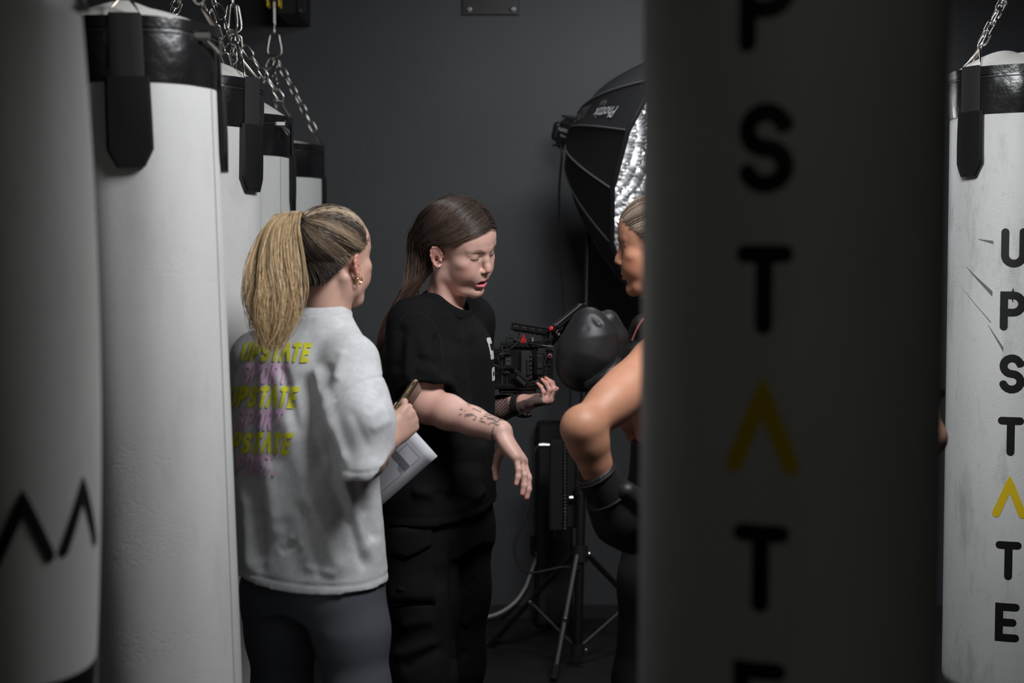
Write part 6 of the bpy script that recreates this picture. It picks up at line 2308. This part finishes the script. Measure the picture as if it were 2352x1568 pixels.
for sx in (-1, 1):
    e = HX.w(np.array([[sx * .0305, -.0748, .0165]]))[0]
    b = MB().lathe([(0.0001, .0119 * HX.s)] + [(.0119 * HX.s * math.sin(a), .0119 * HX.s * math.cos(a)) for a in np.linspace(.35, math.pi, 10)], e, HX.R @ np.array([0, -1, 0]), sides=18)
    o = b.build('eye', mat('eye_white', (.62, .60, .58), .2), xp, smooth=180)
    MB().lathe([(.0, .0124), (.0030, .0122), (.0055, .0112), (.0056, .0104)], e, HX.R @ np.array([0, -1, -.1]), sides=16).build('iris', mat('iris_brown', (.05, .032, .022), .15), o, smooth=180)
def x_hair():
    r = np.random.default_rng(31); n = 2200
    u = r.random(n); side = np.where(r.random(n) < .7, 1.0, -1.0)
    ux = [0, .18, .34, .46, .58, .72, .86, 1.0]
    rx = np.interp(u, ux, [0, .032, .062, .074, .077, .070, .050, .0]); ry = np.interp(u, ux, [-.086, -.080, -.054, -.018, .012, .044, .072, .090]); rz = np.interp(u, ux, [.088, .082, .060, .038, .022, -.030, -.060, -.068])
    tie = np.array([0, .098, .060])
    root = np.stack([rx * side, ry, rz], 1) + r.normal(size=(n, 3)) * .003
    k = (r.random(n) * .6)[:, None] * (r.random(n) < .3)[:, None]
    root = push_out(root * (1 - k) + tie * k, .002)
    loc = np.stack([root, root * .68 + tie * .32, root * .33 + tie * .67, np.repeat(tie[None], n, 0) + r.normal(size=(n, 3)) * .006], 1)
    path = push_out(spline_batch(loc, 14).reshape(-1, 3), np.repeat(.004 + .006 * r.random(n), 14)[:, None])
    W = HX.w(path).reshape(n, 14, 3)
    lt = np.clip(.45 + .4 * np.sin(u * 40) + r.normal(size=n) * .2, 0, 1)[:, None]
    col = np.array([.10, .072, .055]) * (1 - lt) + np.array([.44, .34, .26]) * lt
    V, F, K = strand_mesh(W, .0008, .0008, np.repeat(col[:, None], 14, 1))
    hair = mesh_obj('hair', V, F, M_hair, xp, 180, cols=K)
    V, F = cap_mask_mesh(HX, .0022, lambda x, y, z: z > np.interp(y, [-.10, -.086, -.056, -.02, .012, .045, .075, .12], [.10, .089, .062, .038, .022, -.03, -.064, -.072]))
    mesh_obj('scalp_hair', V, F, mat('ash_brown_scalp'), hair, 180)
    c0 = HX.w(np.array([[0, .118, .062]]))[0]
    f = Field(c0 - .06, c0 + .06, .004); f.ell(c0, (.030, .030, .034), k=.01)
    V, F = f.mesh(1); mesh_obj('hair_bun', V, F, mat('ash_brown_scalp'), hair, 180)
x_hair()
# --- sports top
f = Field((.20, 3.15, 1.10), (.62, 3.85, 1.52), .0045)
c = lambda x, y, d=3.49: N3(P(x, y, d))
sm = (xj['shL'] + xj['shR']) / 2
f.loft([(c(1540, 925), .140, .096), (c(1530, 890), .146, .106), (c(1518, 835), .150, .118), (c(1516, 795), .140, .110), (c(1520, 768), .110, .085)], xr, xf, k=.03)
for s_ in 'LR':
    sh = xj['sh' + s_] * .62 + xj['neck'] * .38
    f.chain([c(1440, 810, 3.42 if s_ == 'L' else 3.56), c(1474, 745, 3.38 if s_ == 'L' else 3.60), sh + [0, 0, .030], sh + np.array([.06, 0, -.05])], [.026, .020, .016, .02], k=.02)
V, F = f.mesh(2)
top = mesh_obj('sports_top', V, F, M_lycra, xp, 180)
bvx = BVHTree.FromPolygons(V.tolist(), F.tolist())
pts = []
for (x, y) in ((1452, 782), (1460, 762), (1468, 746), (1477, 733), (1486, 723), (1496, 717)):
    hit = bvx.ray_cast(_C, (P(x, y, 4) - _C).normalized())
    pts.append((hit[0] + hit[1] * .001) if hit[0] is not None else P(x, y, 3.42))
MB().tube(catmull(pts, 4), .0022, 6).build('strap_edging', M_pink, top)
# --- leggings
f = Field((.15, 3.10, .05), (.75, 3.95, 1.26), .007)
pel = (xj['hipL'] + xj['hipR']) / 2
f.loft([(pel - [0, 0, .08], .150, .110), (pel + [0, 0, .0], .172, .128), (pel + [0, 0, .12], .142, .104), (N3(P(1545, 1006, 3.49)), .138, .100)], xr, xf, k=.03)
for s_ in 'LR':
    hp, kn, an = xj['hip' + s_], xj['kn' + s_], xj['ank' + s_]
    f.chain([hp + [0, 0, -.03], hp + (kn - hp) * .4, kn, kn + (an - kn) * .3 - xf * .014, an], [.098, .092, .062, .060, .040], k=.035)
V, F = f.mesh(2)
mesh_obj('leggings', V, F, M_legx, xp, 180)
shoe(xp, xj['ankL'], xf); shoe(xp, xj['ankR'], xf)
# --- gloves
def glove(label_pts, thumb, cuff, dents, rad, name='boxing_glove', knuck=None):
    pts = [np.array(p[0]) for p in label_pts] + [np.array(q[0]) for q in thumb] + [np.array(q[0]) for q in cuff]
    f = field_around(pts, .12, .0032)
    for i in range(len(label_pts) - 1):
        f.cone(label_pts[i][0], label_pts[i + 1][0], label_pts[i][1], label_pts[i + 1][1], k=.022)
    for i in range(len(thumb) - 1):
        f.cone(thumb[i][0], thumb[i + 1][0], thumb[i][1], thumb[i + 1][1], k=.005)
    for (a, b_, r_) in dents:
        f.cone(a, b_, r_, r_, k=.009, op='-')
    V, F = f.mesh(2)
    g = mesh_obj(name, V, F, M_glove, xp, 180)
    f = field_around([q[0] for q in cuff], .09, .0035)
    for i in range(len(cuff) - 1):
        f.cone(cuff[i][0], cuff[i + 1][0], cuff[i][1], cuff[i + 1][1], k=.01)
    e0, e1 = np.array(cuff[0][0]), np.array(cuff[-1][0]); d = norm(e1 - e0)
    pc0, pc1 = plane_cut(e0, -d), plane_cut(e1, d)
    s_, X, Y, Z = f.grid()
    f.d = np.maximum(np.maximum(f.d, pc0(X, Y, Z)), pc1(X, Y, Z)).astype(np.float32)
    V, F = f.mesh(1)
    o = mesh_obj('glove_cuff', V, F, M_glove, g, 60)
    ex, ey, ez = frame_from(Vector(d))
    for t in (.12, .9):
        p = Vector(e0 + (e1 - e0) * t); r_ = cuff[0][1] + (cuff[-1][1] - cuff[0][1]) * t
        MB().tube([p + (ex * math.cos(a) + ey * math.sin(a)) * (r_ + .001) for a in np.linspace(0, 2 * math.pi, 41)[:-1]], .0030, 6, closed=True).build('cuff_piping', M_glove, o)
    return g, o, (e0, e1, d, cuff)
g1, o1, ci = glove([(P(1362, 832, 3.345), .054), (P(1338, 838, 3.340), .058), (P(1350, 806, 3.335), .068), (P(1356, 770, 3.330), .056), (P(1352, 736, 3.328), .030)],
      [(P(1416, 815, 3.355), .026), (P(1414, 772, 3.350), .029), (P(1397, 736, 3.340), .026)],
      [(P(1378, 848, 3.300), .052), (P(1414, 896, 3.310), .048)],
      [(P(1332, 762, 3.262), P(1346, 752, 3.268), .006), (P(1366, 726, 3.285), P(1376, 742, 3.285), .006)], 1)
# white letters round the cuff
M_wp = mat('white_glove_print', (.66, .66, .66), .5)
e0, e1, d, cf = ci
ex, ey, ez = frame_from(Vector(d), (0, -1, 0))
for k, ch in enumerate('SPORT'):
    vv = []; ff = []
    for st in STROKES[ch]:
        a, b_ = stroke_ribbon(st, .12, .1, 5); o_ = len(vv)
        for (u, w) in a:
            t = .62 + (.5 - w) * .20
            p = Vector(e0 + (e1 - e0) * t)
            r_ = .0515
            an = .75 - k * .30 + u * .24
            vv.append(p + (ex * math.cos(an) + ey * math.sin(an)) * (r_ + .0022))
        ff += [[q + o_ for q in z] for z in b_]
    mesh_obj('cuff_letter', vv, ff, M_wp, o1, 60)
glove([(P(1405, 1150, 3.165), .058), (P(1432, 1185, 3.185), .068), (P(1458, 1212, 3.20), .060)],
      [(P(1440, 1130, 3.12), .024), (P(1470, 1160, 3.13), .026)],
      [(P(1366, 1082, 3.135), .046), (P(1404, 1146, 3.155), .050)], [(P(1440, 1150, 3.09), P(1460, 1180, 3.10), .010)], 1)

# ================================================================ crew member standing behind the shaded bag
wf = norm(np.array([-.25, .97, 0])); wrt = np.array([wf[1], -wf[0], 0])
wj = dict(neck=N3(P(1945, 680, 3.0)), shR=N3(P(2075, 790, 3.02)), elR=N3(P(2125, 1005, 2.95)), wrR=N3(P(2040, 1150, 2.98)),
          shL=N3(P(1820, 790, 2.95)), elL=N3(P(1760, 1000, 2.92)), wrL=N3(P(1850, 1140, 2.95)),
          hipR=N3(P(2010, 1240, 3.02)), hipL=N3(P(1890, 1240, 2.98)), knR=N3(P(2010, 1700, 3.02)), knL=N3(P(1890, 1700, 2.98)))
wj['ankR'] = np.array([wj['hipR'][0] + .01, 3.02, .08]); wj['ankL'] = np.array([wj['hipL'][0] - .01, 2.98, .08])
wp_ = thing('person', 'person all but hidden by the shaded bag, only a bare elbow showing', 'person', (float((wj['ankR'][0] + wj['ankL'][0]) / 2), 3.0, 0))
SK_W = (.50, .27, .19)
HW = Head(N3(P(1945, 560, 3.0)), 2.9, .05, 0, 1.03)
parts = []
V, F = core_body(wj, wf, wrt, .145, .095); parts.append((V, F, skin_cols(V, SK_W)))
parts.append(build_head(HW, wj['neck'] - [0, 0, .05], SK_W, (.4, .16, .15), (.08, .05, .04), h=.0026))
for s_, sd in (('R', 1), ('L', -1)):
    hand = dict(h=tuple(norm(np.array([-.6 * sd, .5, -.5]))), n=tuple(np.array([-.5 * sd, -.3, .3])), side=sd, curls=[(.3, .5, .3)] * 4, thumb=[(.5, .4, .7), (.8, .3, .3), (.9, .2, .1)], s=.95)
    V, F, tips = arm_surface(wj['sh' + s_], wj['el' + s_], wj['wr' + s_], (.045, .039, .039, .026), .0032, hand, start=.35); parts.append((V, F, skin_cols(V, SK_W, 12, tips)))
V, F, C_ = join(parts)
mesh_obj('body', V, F, M_skin_tan, wp_, 180, cols=C_)
f = Field((.30, 2.70, .82), (1.12, 3.30, 1.56), .006)
c = lambda x, y, d=2.99: N3(P(x, y, d))
f.loft([(c(1950, 1290), .190, .130), (c(1950, 1150), .185, .125), (c(1948, 950), .180, .122), (c(1948, 830), .172, .108), (c(1948, 775), .130, .085), (c(1946, 735), .07, .06)], wrt, wf, k=.03)
SW = {}
for s_ in 'RL':
    sh, el = wj['sh' + s_], wj['el' + s_]
    f.cone(wj['neck'] - [0, 0, .05], sh, .046, .055, k=.04)
    SW[s_] = f.twin(); SW[s_].chain([sh, sh + (el - sh) * .8], [.060, .058], k=.03)
BNw = wj['neck'] - [0, 0, .045]
tw_, _, _, TWw = garment('t_shirt', f, [plane_cut(N3(P(1950, 1270, 2.99)), (0, 0, -1)), neck_cut(BNw, (0, 0, 1), .068)], mat('charcoal_tee', (.03, .03, .033), .9), wp_,
                 lambda V, N: .002 * noise3(V, 34, 81), sleeves=[(SW[s_], plane_cut(wj['sh' + s_] + (wj['el' + s_] - wj['sh' + s_]) * .60, wj['el' + s_] - wj['sh' + s_])) for s_ in 'RL'])
collar(TWw, BNw, (0, 0, 1), .068, mat('charcoal_tee'), tw_, height=.014)
f = Field((.42, 2.72, .05), (1.02, 3.28, 1.05), .008)
pel = (wj['hipR'] + wj['hipL']) / 2
f.loft([(pel - [0, 0, .05], .155, .110), (pel + [0, 0, .10], .165, .112)], wrt, wf, k=.03)
for s_ in 'RL':
    f.chain([wj['hip' + s_], wj['kn' + s_], wj['ank' + s_]], [.092, .070, .060], k=.03)
V, F = f.mesh(2); mesh_obj('trousers', V, F, mat('dark_denim', (.02, .022, .028), .85), wp_, 180)
shoe(wp_, wj['ankR'], wf); shoe(wp_, wj['ankL'], wf)
V, F = cap_mask_mesh(HW, .010, lambda x, y, z: z > np.interp(y, [-.10, -.086, -.056, -.02, .012, .045, .075, .12], [.10, .085, .056, .034, .022, -.03, -.064, -.072]))
mesh_obj('hair', V, F, mat('short_dark_hair', (.03, .02, .016), .6, bump=[('noise', 200, .6, .004)]), wp_, 180)
